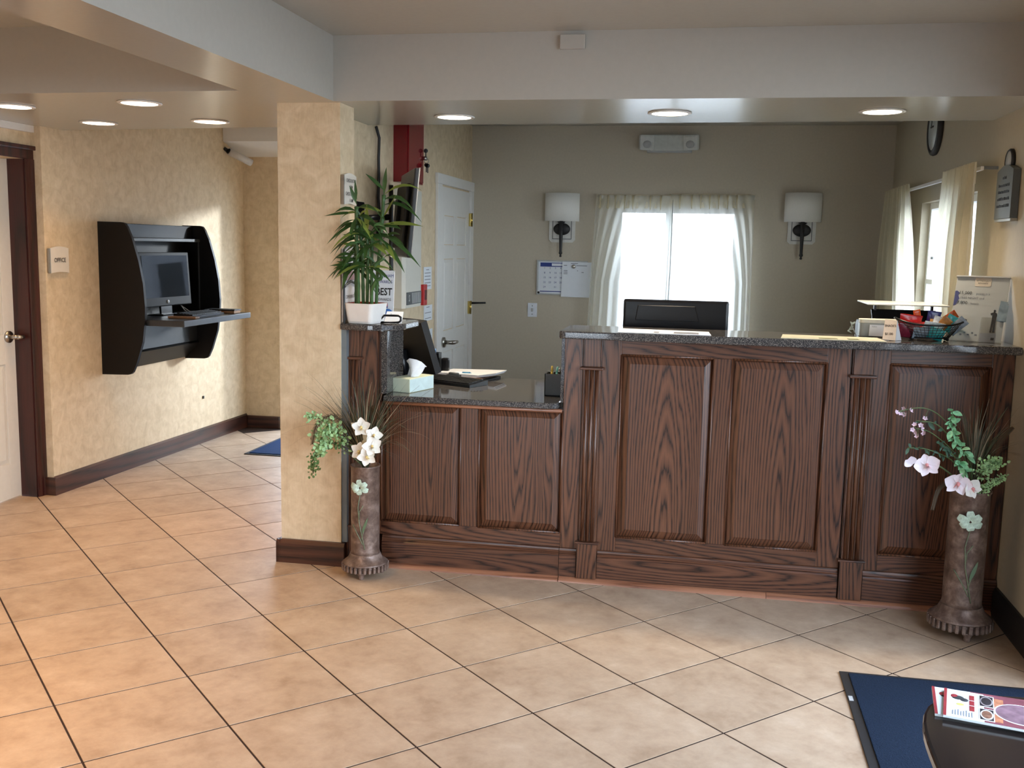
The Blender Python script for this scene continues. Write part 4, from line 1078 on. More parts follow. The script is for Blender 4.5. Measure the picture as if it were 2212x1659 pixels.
lv_ = [  # cane, start offset, direction, length, width, material, droop
    (0, (-.042, -.02, 1.58), (-.3, -.2, 1.0), .09, .012, BLEAF, .1), (0, (-.042, -.02, 1.545), (-1, -.2, -.02), .135, .011, BLEAF, .1), (0, (-.042, -.02, 1.55), (-.9, -.2, .55), .11, .013, BLEAF, .6), (0, (-.042, -.02, 1.56), (.9, -.2, .6), .13, .012, BLEAF, .7), (0, (-.042, -.02, 1.53), (-.15, -.3, -.7), .10, .014, BLEAF, .1), (0, (-.042, -.02, 1.60), (-.1, 0, 1), .08, .009, BLEAF, .0), (0, (-.042, -.02, 1.53), (.8, -.4, .2), .12, .014, BLEAF, .5),
    (0, (-.04, -.02, 1.50), (-.8, -.3, -.25), .13, .013, BLEAF, .4), (1, (-.034, 0, 1.50), (-.75, -.3, .1), .11, .014, BLEAF, .8), (1, (-.034, 0, 1.49), (.2, -.4, .4), .12, .016, BLEAF, .9), (1, (-.034, 0, 1.47), (-.7, .1, -.3), .12, .013, BLEAF, .5), (1, (-.03, 0, 1.44), (-.85, -.2, .05), .13, .014, BLEAF, .6), (1, (-.03, 0, 1.42), (-.5, -.4, -.5), .10, .014, BLEAF, .5), (6, (-.06, .01, 1.36), (-.6, -.2, -.3), .10, .014, BLEAF, .5), (6, (-.06, .01, 1.34), (-.3, -.2, -.8), .11, .015, BLEAF, .2), (6, (-.06, .01, 1.37), (-.9, -.1, .35), .10, .012, BLEAF, .8), (6, (-.06, .01, 1.36), (.3, -.3, .7), .10, .013, BLEAF, .6),
    (2, (.002, -.01, 1.45), (.1, -.3, 1), .16, .016, YLEAF, .15), (2, (.002, -.01, 1.45), (-.5, -.3, .8), .11, .014, BLEAF, .9), (2, (.002, -.01, 1.44), (.7, -.3, .5), .13, .015, BLEAF, .8), (2, (.005, -.01, 1.42), (.1, -.5, -.1), .09, .016, BLEAF, .6), (3, (.018, 0, 1.47), (.6, -.3, .7), .15, .016, BLEAF, .9), (3, (.018, 0, 1.46), (-.8, -.2, .6), .13, .013, BLEAF, .8), (3, (.018, 0, 1.45), (1, -.2, .3), .14, .015, BLEAF, .5), (3, (.02, 0, 1.42), (.7, -.4, -.1), .10, .016, YLEAF, .4), (3, (.02, 0, 1.40), (-.2, -.4, .1), .10, .014, BLEAF, .9),
    (4, (.066, .01, 1.62), (.12, -.1, 1), .12, .014, BLEAF, .05), (4, (.066, .01, 1.64), (-.75, -.1, .75), .11, .012, BLEAF, .1), (4, (.066, .01, 1.60), (.95, -.2, .55), .17, .015, BLEAF, .8), (4, (.066, .01, 1.62), (.9, -.1, .75), .22, .011, YLEAF, .55), (4, (.066, .01, 1.58), (1, -.2, .35), .19, .013, BLEAF, .7), (4, (.066, .01, 1.55), (-.9, -.2, .35), .12, .014, YLEAF, .2), (4, (.064, .01, 1.53), (.55, -.3, .5), .10, .014, YLEAF, -.3), (4, (.064, .01, 1.50), (1, -.2, .12), .19, .015, YLEAF, .15), (4, (.062, .01, 1.50), (-.8, -.3, .1), .15, .015, BLEAF, .2), (4, (.062, .01, 1.49), (.9, -.3, .3), .10, .018, BLEAF, .4), (4, (.06, .01, 1.46), (.9, -.1, -.35), .19, .014, BLEAF, .35), (4, (.06, .01, 1.44), (.65, -.3, -.5), .16, .015, BLEAF, .3), (4, (.058, .01, 1.42), (.6, -.4, -.1), .10, .017, YLEAF, .6), (4, (.056, .01, 1.41), (-.6, -.2, .1), .12, .013, BLEAF, .6), (4, (.056, .01, 1.39), (.7, 0, .4), .12, .009, BLEAF, 1.1),
    (5, (.05, -.03, 1.335), (-.5, -.2, .7), .09, .008, BLEAF, .5), (5, (.085, -.03, 1.36), (.5, -.1, .6), .10, .007, BLEAF, 1.2)]
rl = random.Random(11)
for k in range(62):
    ci = rl.choice((0, 0, 1, 1, 2, 3, 3, 4, 6, 6, 6)); p_ = canes[ci][0]; top_ = p_[-1]
    zz = top_[2] - rl.uniform(0.0, 0.20)
    a_ = rl.uniform(0, 2 * PI)
    lv_.append((ci, (top_[0] - px - 0.075 * (max(1.32, zz) - 1.15) + rl.uniform(-.012, .012), top_[1] - py + 0.17 * (max(1.32, zz) - 1.15), max(1.32, zz)), (math.cos(a_), -0.12 + 0.3 * math.sin(a_), rl.uniform(-0.4, 0.8)), rl.uniform(.07, .125), rl.uniform(.008, .013), BLEAF if rl.random() < 0.85 else YLEAF, rl.uniform(0.2, 0.8)))
for ci, o, d, L, wd, mt, dr in lv_: bleaf(cobj[ci], X(*o), d, L, wd, mt, dr)
# ------------------------------------------------------------------ office side wall
rc = thing('red_cabinet', (-1.68, 5.5, 1.76), 'glossy red metal wall cabinet above the television, keys in its lock', 'cabinet')
MB().box(-1.68, -1.602, 5.34, 5.65, 1.752, 2.16, 0.003).build('body', REDP, rc)
MB().box(-1.602, -1.596, 5.35, 5.64, 1.762, 2.15, 0.002).build('cabinet_door', plain('red_gloss_door', rgb(134, 26, 32), 0.08, var=0.03), rc)
MB().cyl((-1.596, 5.63, 1.90), (-1.575, 5.63, 1.90), 0.012, 14).build('lock', STEEL, rc)
ky = thing('key_ring', (-1.58, 5.64, 1.86), 'small bunch of keys hanging from the red cabinet lock', 'keys')
MB().tube([(-1.577 + 0.012 * math.cos(a), 5.63, 1.886 + 0.014 * math.sin(a)) for a in [2 * PI * k / 12 for k in range(12)]], 0.0025, 5, closed=True).build('ring', STEEL, ky)
for i, (dx, z0) in enumerate(((0, 1.872), (0.008, 1.868), (-0.004, 1.95))):
    MB().cyl((-1.577 + dx, 5.628, z0 - 0.008), (-1.577 + dx, 5.632, z0 - 0.008), 0.012, 12).box(-1.580 + dx, -1.574 + dx, 5.629, 5.632, z0 - 0.048, z0 - 0.014).build('key', DGREY, ky)
un = thing('wall_unit', (-1.68, 5.52, 1.065), 'beige wall-mounted equipment box with a dark striped badge, below the television', 'wall box')
MB().prism([(-1.68, 5.36), (-1.636, 5.36), (-1.62, 5.385), (-1.62, 5.69), (-1.68, 5.69)], 'z', 1.068, 1.72).build('housing', plain('beige_metal', rgb(206, 202, 190), 0.45, var=0.02), un)
bd = MB().box(-1.62, -1.617, 5.40, 5.69, 1.085, 1.155).build('badge', DGREY, un)
for k in range(9): MB().slab4((-1.6165, 5.505 + 0.02 * k, 1.09), (-1.6165, 5.515 + 0.02 * k, 1.09), (-1.6165, 5.505 + 0.02 * k, 1.15), (-1.6165, 5.495 + 0.02 * k, 1.15), 0.001).build('stripe', LGREY, bd)
text('S', (-1.6160, 5.445, 1.12), 0.05, '+x', LGREY, bd, bold=0.02)
MB().tube([(-1.672, 5.29, 1.07), (-1.672, 5.285, 1.3), (-1.672, 5.28, 1.6), (-1.672, 5.275, 1.73)], [0.013] * 4, 8).build('cable_cover', BLACKM, None, 'black vertical cable run on the wall left of the beige equipment box', 'cable')
MB().tube([(-1.66, 4.99, 2.0), (-1.657, 5.03, 1.95), (-1.66, 5.03, 1.85), (-1.66, 5.035, 1.76), (-1.665, 5.04, 1.65), (-1.65, 5.02, 1.55), (-1.665, 5.03, 1.47)], [0.008] * 7, 8).build('tv_cable', BLACKM, None, 'loose black cable dropping from the ceiling behind the bamboo', 'cable')
tv = thing('wall_television', (-1.5, 4.95, 1.56), 'black flat television seen edge-on, tilted out from the wall on an arm', 'television')
T = frame((-1.475, 4.94, 1.565), math.radians(113), 0.09)
MB(T).box(-0.30, 0.30, 0.0, 0.022, -0.21, 0.21, 0.006).build('screen_panel', BLACK, tv)
MB(T).box(-0.302, 0.302, -0.003, 0.002, -0.212, -0.206).box(-0.302, -0.298, -0.003, 0.002, -0.212, 0.212).box(0.298, 0.302, -0.003, 0.002, -0.212, 0.212).box(-0.302, 0.302, -0.003, 0.002, 0.207, 0.212).build('bezel', GREY, tv, 'thin silver bezel edge')
MB(T).box(-0.22, 0.22, 0.022, 0.045, -0.17, 0.14, 0.010).build('rear_cover', BLACKM, tv)
MB(T).box(-0.06, 0.06, 0.045, 0.065, -0.07, 0.07, 0.004).build('mount_plate', BLACK, tv)
MB(T).cyl((-0.03, 0.075, 0.05), (-0.03, 0.088, 0.05), 0.010, 14).build('bolt', STEEL, tv)
MB().tube([(-1.675, 4.78, 1.54), (-1.62, 4.80, 1.545), (-1.56, 4.88, 1.55)], [0.016, 0.014, 0.016], 10).build('arm', BLACK, tv)
MB().box(-1.68, -1.665, 4.73, 4.83, 1.46, 1.62, 0.004).build('wall_plate', BLACK, tv)
MB().box(-1.68, -1.655, 5.88, 5.955, 1.058, 1.182, 0.004).build('alarm_box', plain('alarm_red', rgb(190, 40, 44), 0.35), None, 'small bright red alarm box on the wall next to the beige equipment box', 'alarm')
al = bpy.data.objects['alarm_box']
MB().box(-1.655, -1.652, 5.895, 5.94, 1.09, 1.15, 0.002).build('lever_plate', plain('alarm_dark', rgb(90, 24, 26), 0.4), al)
def note(name, y0, y1, z0, z1, label, lines=6):
    t = thing(name, (-1.68, (y0 + y1) / 2, z0), label, 'paper')
    MB().box(-1.6785, -1.677, y0, y1, z0, z1).build('sheet', PAPERW, t)
    mb = MB()
    for k in range(lines):
        zz = z1 - (z1 - z0) * (0.14 + 0.72 * k / max(1, lines - 1)); e = y1 - (y1 - y0) * (0.15 if k else 0.35)
        mb.box(-1.6768, -1.6762, y0 + (y1 - y0) * (0.12 if k else 0.3), e, zz, zz + 0.004)
    mb.build('printed_lines', PRINT, t, kind='stuff')
note('wall_notice', 5.95, 6.13, 1.147, 1.285, 'white printed notice on the office wall, the uppermost one beside the door')
note('wall_notice', 5.96, 6.15, 0.955, 1.05, 'white notice on the office wall just below the red alarm box', 3)
note('wall_notice', 5.98, 6.16, 0.72, 0.90, 'white printed notice lowest beside the office door handle', 7)
# ------------------------------------------------------------------ low desk things
mn = thing('desk_monitor', (-1.42, 4.72, 0.768), 'black monitor seen from behind, tilted, at the left end of the low desk', 'monitor')
tl, trr, br, bl = Vector((-1.60, 4.74, 1.061)), Vector((-1.28, 4.50, 1.061)), Vector((-1.226, 4.572, 0.815)), Vector((-1.546, 4.812, 0.815))
MB().slab4(bl, br, trr, tl, 0.035).build('housing', BLACKM, mn)
nrm = (trr - tl).cross(bl - tl).normalized()
MB().slab4(*[p + Vector((0.6, 0.8, 0.1)) * 0.036 for p in (bl + Vector((.02, 0, .02)), br + Vector((-.02, 0, .02)), trr + Vector((-.02, 0, -.02)), tl + Vector((.02, 0, -.02)))], 0.002).build('screen', SCREEN, mn)
ctr = (tl + br) / 2
MB().tube([ctr + Vector((-.01, -.01, -.02)), ctr + Vector((0.0, 0.0, -0.10)), (ctr.x + .01, ctr.y + .02, 0.785)], [0.035, 0.03, 0.03], 10).cyl((ctr.x + .01, ctr.y + .02, 0.769), (ctr.x + .01, ctr.y + .02, 0.784), 0.095, 24).build('stand', BLACK, mn)
keyboard('desk_keyboard', frame((-1.20, 4.66, 0.7685), math.radians(-25)), 0.40, 0.14, 'black keyboard on the polished low granite desk')
tb = thing('tissue_box', (-1.25, 4.33, 0.768), 'pale green tissue box with a tissue pulled up on the low desk', 'tissue box')
T = frame((-1.262, 4.262, 0.7685), math.radians(-17))
MB(T).box(-0.10, 0.0, 0.0, 0.20, 0, 0.062, 0.002).build('box', plain('tissue_green', rgb(206, 214, 190), 0.55, var=0.03), tb)
MB(T).box(-0.0005, 0.0008, 0.003, 0.197, 0.003, 0.059).build('end_label', plain('pale_aqua', rgb(206, 226, 226), 0.5), tb)
ts = MB(T)
rng = random.Random(5)
g = []
for i in range(7):
    for j in range(7):
        u, v = i / 6, j / 6
        g.append((-0.05 + (u - .5) * (0.045 + 0.05 * v) + 0.012 * math.sin(9 * u + 3 * v) * v + 0.02 * v, 0.09 + 0.02 * math.sin(7 * u + 2 * v) + 0.035 * v * (u - .3), 0.058 + 0.085 * v * (1 - 0.55 * abs(u - 0.35)) + 0.006 * rng.uniform(-1, 1) * v))
ts.add(g, [(i * 7 + j, i * 7 + j + 1, (i + 1) * 7 + j + 1, (i + 1) * 7 + j) for i in range(6) for j in range(6)], True).build('tissue', plain('tissue_white', rgb(238, 238, 240), 0.8), tb)
pp = thing('paper_stack', (-1.14, 4.84, 0.768), 'stack of white papers on a clipboard at the back of the low desk', 'papers')
T = frame((-1.14, 4.86, 0.7685), math.radians(-12))
MB(T).box(-0.13, 0.14, -0.07, 0.09, 0.0, 0.008, 0.001).build('folder', BLACKM, pp)
MB(T).box(-0.15, 0.11, -0.085, 0.08, 0.008, 0.013, 0.001).build('clipboard', plain('hardboard', rgb(120, 84, 62), 0.5), pp)
MB(T).box(-0.07, 0.0, -0.098, -0.07, 0.013, 0.024, 0.003).cyl((-0.06, -0.085, 0.026), (-0.01, -0.085, 0.026), 0.008, 10).build('clip', DGREY, pp)
for k in range(3):
    z = 0.0135 + 0.005 * k; o = 0.006 * k
    MB(T).add([(-0.15 + o, -0.07, z), (0.08 + o, -0.075, z), (0.165 + o, -0.05, z + 0.014), (0.155 + o, 0.10, z + 0.012), (-0.14 + o, 0.10, z)] + [(-0.15 + o, -0.07, z + .004), (0.08 + o, -0.075, z + .004), (0.165 + o, -0.05, z + 0.018), (0.155 + o, 0.10, z + 0.016), (-0.14 + o, 0.10, z + .004)],
        [(4, 3, 2, 1, 0), (5, 6, 7, 8, 9), (0, 1, 6, 5), (1, 2, 7, 6), (2, 3, 8, 7), (3, 4, 9, 8), (4, 0, 5, 9)]).build('sheet', PAPERW, pp)
pn = thing('ballpoint_pen', (-1.16, 4.84, 0.80), 'white and blue pen lying on the papers of the low desk', 'pen')
T = frame((-1.17, 4.83, 0.7965), math.radians(3))
MB(T).cyl((-0.05, 0, 0), (0.01, 0, 0), 0.005, 8).build('barrel', PAPERW, pn); MB(T).cyl((0.01, 0, 0), (0.05, 0, 0), 0.0055, 8).cyl((0.05, 0, 0), (0.056, 0, 0), 0.002, 6).build('cap', plain('teal_pen', rgb(40, 120, 160), 0.4), pn)
def cup(name, x0, x1, y0, y1, z0, z1, mat, label, round_=False):
    t = thing(name, ((x0 + x1) / 2, (y0 + y1) / 2, z0), label, 'pen holder')
    mb = MB()
    w = 0.005
    mb.box(x0, x1, y0, y1, z0, z0 + 0.005); mb.box(x0, x0 + w, y0, y1, z0, z1, 0.001); mb.box(x1 - w, x1, y0, y1, z0, z1, 0.001); mb.box(x0, x1, y0, y0 + w, z0, z1, 0.001); mb.box(x0, x1, y1 - w, y1, z0, z1, 0.001)
    mb.build('holder', mat, t)
    return t
cup('pen_cup', -0.678, -0.594, 4.37, 4.45, 0.7685, 0.868, DGREY, 'dark grey square pen cup against the granite end of the tall counter')
def pen(x, y, z0, z1, tx, col, label, capc=None):
    t = thing('pen', (x, y, z0), label, 'pen')
    m1 = plain('pen_' + label.split()[0], col, 0.35)
    MB().cyl((x, y, z0), (x + tx * 0.8, y, z0 + (z1 - z0) * 0.8), 0.006, 10).build('barrel', m1, t)
    MB().cyl((x + tx * 0.8, y, z0 + (z1 - z0) * 0.8), (x + tx, y, z1), 0.0065, 10, 0.004).build('tip', capc or BLACK, t)
pen(-0.650, 4.40, 0.775, 0.900, 0.0, rgb(220, 190, 90), 'yellow pen standing at the left in the grey pen cup', plain('yellow_cap', rgb(220, 190, 90), 0.4))
pen(-0.640, 4.42, 0.775, 0.895, 0.012, rgb(110, 190, 190), 'aqua pen standing in the middle of the grey pen cup', plain('aqua_cap', rgb(140, 210, 200), 0.4))
pen(-0.625, 4.40, 0.775, 0.890, 0.008, rgb(210, 220, 220), 'white pen leaning in the grey pen cup', STEEL)
pen(-0.612, 4.41, 0.775, 0.903, 0.006, rgb(20, 20, 22), 'black marker standing at the right in the grey pen cup')
cup('desk_organizer', -1.37, -1.29, 4.86, 4.92, 0.7685, 0.885, BLACK, 'glossy black organizer with blue pens behind the tilted desk monitor')
MB().box(-1.285, -1.245, 4.88, 4.92, 0.7685, 0.86, 0.012).build('card_reader', BLACK, None, 'small rounded black device at the right of the black organizer', 'card reader')
pen(-1.345, 4.89, 0.775, 0.925, 0.012, rgb(40, 70, 130), 'blue pen standing tallest in the black organizer', plain('blue_cap', rgb(36, 66, 130), 0.4))
pen(-1.325, 4.89, 0.775, 0.905, 0.01, rgb(90, 130, 180), 'light blue pen in the black organizer', plain('lblue_cap', rgb(90, 130, 180), 0.4))
# ------------------------------------------------------------------ back office wall
sn = thing('wall_sconce', (-1.016, 7.2, 1.52), 'white half-drum wall sconce left of the back window, above the calendar', 'wall lamp', 'wall sconces')
MB().add(*(lambda n=14: ([(-1.016 + 0.122 * math.cos(PI + PI * k / n), 7.165 + 0.10 * math.sin(PI + PI * k / n), z) for z in (1.602, 1.795) for k in range(n + 1)] + [(-1.016 + 0.118 * math.cos(PI + PI * k / n), 7.165 + 0.096 * math.sin(PI + PI * k / n), z) for z in (1.602, 1.795) for k in range(n + 1)],
    [(k, k + 1, n + 2 + k, n + 1 + k) for k in range(n)] + [(2 * n + 2 + k, 3 * n + 3 + k, 3 * n + 4 + k, 2 * n + 3 + k) for k in range(n)] + [(k, 2 * n + 2 + k, 2 * n + 3 + k, k + 1) for k in range(n)] + [(n + 1 + k, n + 2 + k, 3 * n + 4 + k, 3 * n + 3 + k) for k in range(n)], True))()).build('shade', plain('linen_shade', rgb(238, 236, 230), 0.7, var=0.03, vs=200), sn)
x0, x1, z0, z1, c_ = -1.108, -0.924, 1.455, 1.64, 0.018
MB().prism([(x0 + c_, z0), (x1 - c_, z0), (x1, z0 + c_), (x1, z1 - c_), (x1 - c_, z1), (x0 + c_, z1), (x0, z1 - c_), (x0, z0 + c_)], 'y', 7.182, 7.2).build('backplate', plain('sconce_white', rgb(216, 214, 208), 0.4), sn)
gr = MB()
for a in ((x0 + .024, x0 + .028, z0 + .022, z1 - .022), (x1 - .028, x1 - .024, z0 + .022, z1 - .022), (x0 + .024, x1 - .024, z0 + .022, z0 + .026), (x0 + .024, x1 - .024, z1 - .026, z1 - .022)): gr.box(a[0], a[1], 7.180, 7.183, a[2], a[3])
gr.build('inlay_line', DGREY, sn)
MB().ball((-1.016, 7.172, 1.548), 0.06, 1, 0.25, 0.72, 24, 12).build('oval_boss', BLACKM, sn)
MB().lathe([(0.0005, 1.352), (0.008, 1.354), (0.009, 1.362), (0.005, 1.368), (0.011, 1.374), (0.013, 1.382), (0.010, 1.392), (0.010, 1.40), (0.013, 1.50), (0.013, 1.585), (0.024, 1.592), (0.030, 1.598), (0.012, 1.602), (0.012, 1.66)], -1.016, 7.135, 14).build('stem', BLACKM, sn)
MB().cyl((-1.016, 7.135, 1.55), (-1.016, 7.17, 1.55), 0.012, 10).cyl((-1.016, 7.135, 1.64), (-1.016, 7.19, 1.64), 0.008, 8).build('arm', BLACKM, sn)
dup(sn, (1.636, 0, 0.018), 'white half-drum wall sconce right of the back window')
em = thing('emergency_light', (-0.29, 7.2, 2.08), 'white emergency light unit with two lamp heads above the back window', 'emergency light')
MB().box(-0.415, -0.165, 7.13, 7.2, 2.086, 2.195, 0.008).build('housing', plain('off_white_plastic', rgb(200, 203, 198), 0.45), em)
MB().box(-0.44, -0.135, 7.14, 7.2, 2.078, 2.098, 0.004).build('base_strip', LGREY, em)
for xx, rz in ((-0.443, 0.22), (-0.14, -0.22)):
    T = frame((xx, 7.135, 2.143), rz, 0.12)
    h_ = MB(T).box(-0.05, 0.05, -0.035, 0.03, -0.052, 0.052, 0.014).build('lamp_head', plain('off_white_head', rgb(206, 208, 204), 0.4), em)
    MB(T).ball((0.0, -0.036, -0.012), 0.03, 1, 0.28, 0.85).build('lens', LGREY, h_)
cl = thing('wall_calendar', (-0.99, 7.2, 1.2), 'whiteboard calendar with blue header on the back wall below the left sconce', 'calendar')
MB().box(-1.186, -0.832, 7.186, 7.2, 1.085, 1.325, 0.008).build('board', PAPERW, cl)
fr_ = MB()
for a in ((-1.19, -1.178, 1.083, 1.328), (-0.84, -0.828, 1.083, 1.328), (-1.18, -0.838, 1.083, 1.093), (-1.18, -0.838, 1.318, 1.328)): fr_.box(a[0], a[1], 7.181, 7.2, a[2], a[3], 0.003)
fr_.build('frame', LGREY, cl)
MB().box(-1.165, -1.083, 7.1845, 7.186, 1.282, 1.311).box(-1.083, -0.9, 7.1845, 7.186, 1.282, 1.288).box(-1.083, -0.9, 7.1845, 7.186, 1.306, 1.311).build('header', NAVYP, cl)
MB().box(-1.165, -0.9, 7.1845, 7.186, 1.104, 1.110).build('footer', NAVYP, cl)
MB().cyl((-1.173, 7.182, 1.098), (-1.173, 7.176, 1.098), 0.008, 10).build('corner_clip', BLACKM, cl)
for r_, row in enumerate((('1', '2', '3', '4'), ('8', '9', '10', '11'), ('15', '16', '17', '18'), ('22', '23', '24', '25'), ('29', '', '31', ''))):
    for k, s in enumerate(row):
        if s: text(s, (-1.133 + 0.0385 * k, 7.184, 1.272 - 0.0335 * r_), 0.018, '-y', NAVYP, cl, name='date_number')
sh = thing('pinned_sheet', (-0.9, 7.19, 1.2), 'white printed sheet held by a round magnet over the calendar', 'paper')
MB().slab4((-1.012, 7.176, 1.072), (-0.802, 7.172, 1.070), (-0.796, 7.176, 1.318), (-1.006, 7.18, 1.320), 0.0015).build('sheet', PAPERW, sh)
MB().ball((-0.924, 7.170, 1.287), 0.014, 1, 0.5, 1).build('magnet', STEEL, sh)
pl = MB()
for a in ((-0.945, -0.895, 1.306), (-0.995, -0.972, 1.292), (-0.905, -0.83, 1.292), (-0.995, -0.968, 1.256), (-0.995, -0.968, 1.245), (-0.995, -0.968, 1.234), (-0.90, -0.893, 1.256), (-0.868, -0.852, 1.245)): pl.box(a[0], a[1], 7.1725, 7.1745, a[2], a[2] + 0.004)
pl.build('printed_lines', PRINT, sh, kind='stuff')
sw = thing('light_switch', (-1.217, 7.2, 0.97), 'white light switch plate below the calendar on the back wall', 'switch')
MB().box(-1.252, -1.184, 7.193, 7.2, 0.92, 1.02, 0.003).build('plate', plain('switch_white', rgb(226, 230, 238), 0.4), sw)
MB().box(-1.226, -1.210, 7.180, 7.194, 0.958, 0.984, 0.003).build('toggle', LGREY, sw)
MB().cyl((-1.218, 7.193, 1.0), (-1.218, 7.191, 1.0), 0.004, 8).cyl((-1.218, 7.193, 0.94), (-1.218, 7.191, 0.94), 0.004, 8).build('screws', GREY, sw)
# curtains ------------------------------------------------------------
def pleats(n, u):
    return math.sin(2 * PI * n * u)
def curtain(name, fpos, z0, z1, n, hdr, label, mat, samples=120, amp0=0.006, amp1=0.03, group=None, rows=14):
    """fpos(u, q) -> (x, y) base position for u across and q = 0 top .. 1 bottom, with a depth vector from fdep"""
    t = thing(name, (*fpos(0.5, 0)[0:2], z0), label, 'curtain', group)
    vs, fs = [], []
    for i in range(rows + 1):
        z = z1 - (z1 - z0) * i / rows; q = i / rows
        a = amp0 + (amp1 - amp0) * min(1, q * 3)
        for k in range(samples + 1):
            u = k / samples
            x, y, nx, ny = fpos(u, q)
            d = a * (pleats(n, u + 0.01 * math.sin(9 * u)) * (0.75 + 0.25 * math.sin(17 * u + 1)) )
            vs.append((x + nx * d, y + ny * d, z))
    m = samples + 1
    for i in range(rows):
        for k in range(samples): fs.append((i * m + k, i * m + k + 1, (i + 1) * m + k + 1, (i + 1) * m + k))
    MB().add(vs, fs, True).build('fabric', mat, t)
    hb = MB(); hv = []
    for z in (z1 + 0.004, z1 - hdr):
        for k in range(samples + 1):
            u = k / samples; x, y, nx, ny = fpos(u, 0.0); d = 0.006 * pleats(n, u + 0.01 * math.sin(9 * u)) - 0.006
            hv.append((x + nx * d, y + ny * d, z))
    hb.add(hv, [(k, k + 1, m + k + 1, m + k) for k in range(samples)], True).build('header_band', SHEERT, t)
    return t
lerp = lambda a, b, u: a + (b - a) * u
def pinch(t, xs, y, z1, hdr, nx=0, ny=-1):
    for (x, yy) in xs:
        MB().tube([(x, yy, z1 - 0.004), (x + nx * 0.010, yy + ny * 0.010, z1 - hdr * 0.5), (x, yy, z1 - hdr - 0.008)], [0.008, 0.006, 0.003], 6).build('pleat', SHEERT, t)
cA = curtain('sheer_curtain', lambda u, q: (lerp(-0.775 - 0.045 * q, -0.262 - 0.02 * q, u ** (1 + 0.9 * min(1, q * 2))), 7.135, 0, -1), 0.60, 1.785, 8, 0.088, 'sheer ivory curtain on the left half of the back window', SHEER, group='sheer curtains of the back window')
pinch(cA, [(x, 7.125) for x in (-0.745, -0.69, -0.64, -0.575, -0.52, -0.40, -0.33)], 7.125, 1.785, 0.088)
cB = curtain('sheer_curtain', lambda u, q: (lerp(-0.262 - 0.01 * q, 0.298 + 0.01 * q, 1 - (1 - u) ** (1 + 0.8 * min(1, q * 2))), 7.135, 0, -1), 0.60, 1.795, 8, 0.088, 'sheer ivory curtain on the right half of the back window', SHEER, group='sheer curtains of the back window')
pinch(cB, [(x, 7.125) for x in (-0.20, -0.12, -0.06, 0.0, 0.06, 0.12, 0.18)], 7.125, 1.795, 0.088)
rd = thing('curtain_rod', (-0.24, 7.15, 1.78), 'white traverse rod carrying the sheer curtains over the back window', 'curtain rod')
MB().box(-0.775, 0.30, 7.142, 7.165, 1.765, 1.785, 0.003).build('track', WHITE, rd)
for x in (-0.765, 0.285): MB().box(x - 0.01, x + 0.01, 7.142, 7.2, 1.76, 1.79, 0.003).build('bracket', WHITE, rd)
MB().tube([(-0.247, 7.10, 1.755), (-0.247, 7.102, 1.3), (-0.262, 7.10, 0.75)], [0.003] * 3, 6).build('wand', LGREY, rd)
rr2 = thing('curtain_rod', (1.13, 5.7, 1.80), 'white curtain rod over the side window in the right wall', 'curtain rod')
MB().box(1.118, 1.132, 4.66, 6.85, 1.778, 1.795, 0.003).build('track', WHITE, rr2)
for y in (4.67, 6.845): MB().box(1.118, 1.19, y - 0.005, y + 0.005, 1.782, 1.796, 0.002).build('bracket', GREY, rr2)
curtain('side_curtain', lambda u, q: (1.095, lerp(6.83, 6.12 - 0.45 * min(1, q * 1.2) ** 0.8, u), -1, 0), 0.72, 1.812, 8, 0.09, 'ivory curtain at the far end of the side window, back corner', SHEERT, 90, 0.012, 0.036, 'ivory curtains of the side window')
curtain('side_curtain', lambda u, q: (1.095, lerp(5.22 - 0.10 * q, 4.66 + 0.02 * q, u), -1, 0), 0.72, 1.812, 7, 0.09, 'ivory curtain at the near end of the side window, warm lit', SHEERT, 90, 0.014, 0.036, 'ivory curtains of the side window')
# right wall -------------------------------------------------------------
ck = thing('wall_clock', (1.19, 5.93, 2.10), 'round clock with dark rim high on the right wall, cut by the soffit', 'clock')
T = Matrix.Translation((1.19, 5.93, 2.10)) @ Matrix.Rotation(-PI / 2, 4, 'Y')
MB(T).lathe([(0.112, 0.0), (0.146, 0.0), (0.150, 0.012), (0.146, 0.024), (0.132, 0.03), (0.120, 0.026), (0.118, 0.02)], 0, 0, 40).build('rim', BLACKM, ck)
MB(T).lathe([(0.122, 0.0), (0.122, 0.024), (0.0005, 0.026)], 0, 0, 32).build('dial', plain('clock_dial', rgb(190, 196, 194), 0.3), ck)
MB(T).box(-0.003, 0.075, -0.004, 0.004, 0.031, 0.034).box(-0.004, 0.004, -0.06, 0.003, 0.034, 0.037).build('hands', INK, ck)
sg = thing('notice_plaque', (1.19, 4.44, 1.66), 'grey arched notice plaque with five dark text lines on the right wall', 'sign')
T = frame((1.16, 4.445, 1.665), -PI / 2)
n = 10; w_, h_ = 0.225, 0.19
top = [(w_ / 2 - w_ * k / n, h_ / 2 + 0.022 * math.sin(PI * k / n)) for k in range(n + 1)]
MB(T).prism([(-w_ / 2, -h_ / 2), (w_ / 2, -h_ / 2)] + top, 'y', 0, 0.028).build('plate', plain('plaque_grey', rgb(88, 92, 92), 0.4), sg)
MB(T).box(-w_ / 2, w_ / 2, 0.002, 0.03, -h_ / 2 - 0.012, -h_ / 2, 0.002).build('lower_edge', STEEL, sg)
ln_ = MB(T)
for z, a in ((0.062, 0.025), (0.032, 0.075), (0.006, 0.075), (-0.022, 0.08), (-0.05, 0.085)):
    x = -a
    while x < a:
        wd_ = rng.uniform(0.004, 0.011)
        ln_.box(x, min(a, x + wd_), -0.0015, 0, z, z + rng.uniform(0.007, 0.012))
        x += wd_ + rng.choice((0.0015, 0.0015, 0.0015, 0.006))
ln_.build('lettering', INK, sg, kind='stuff')
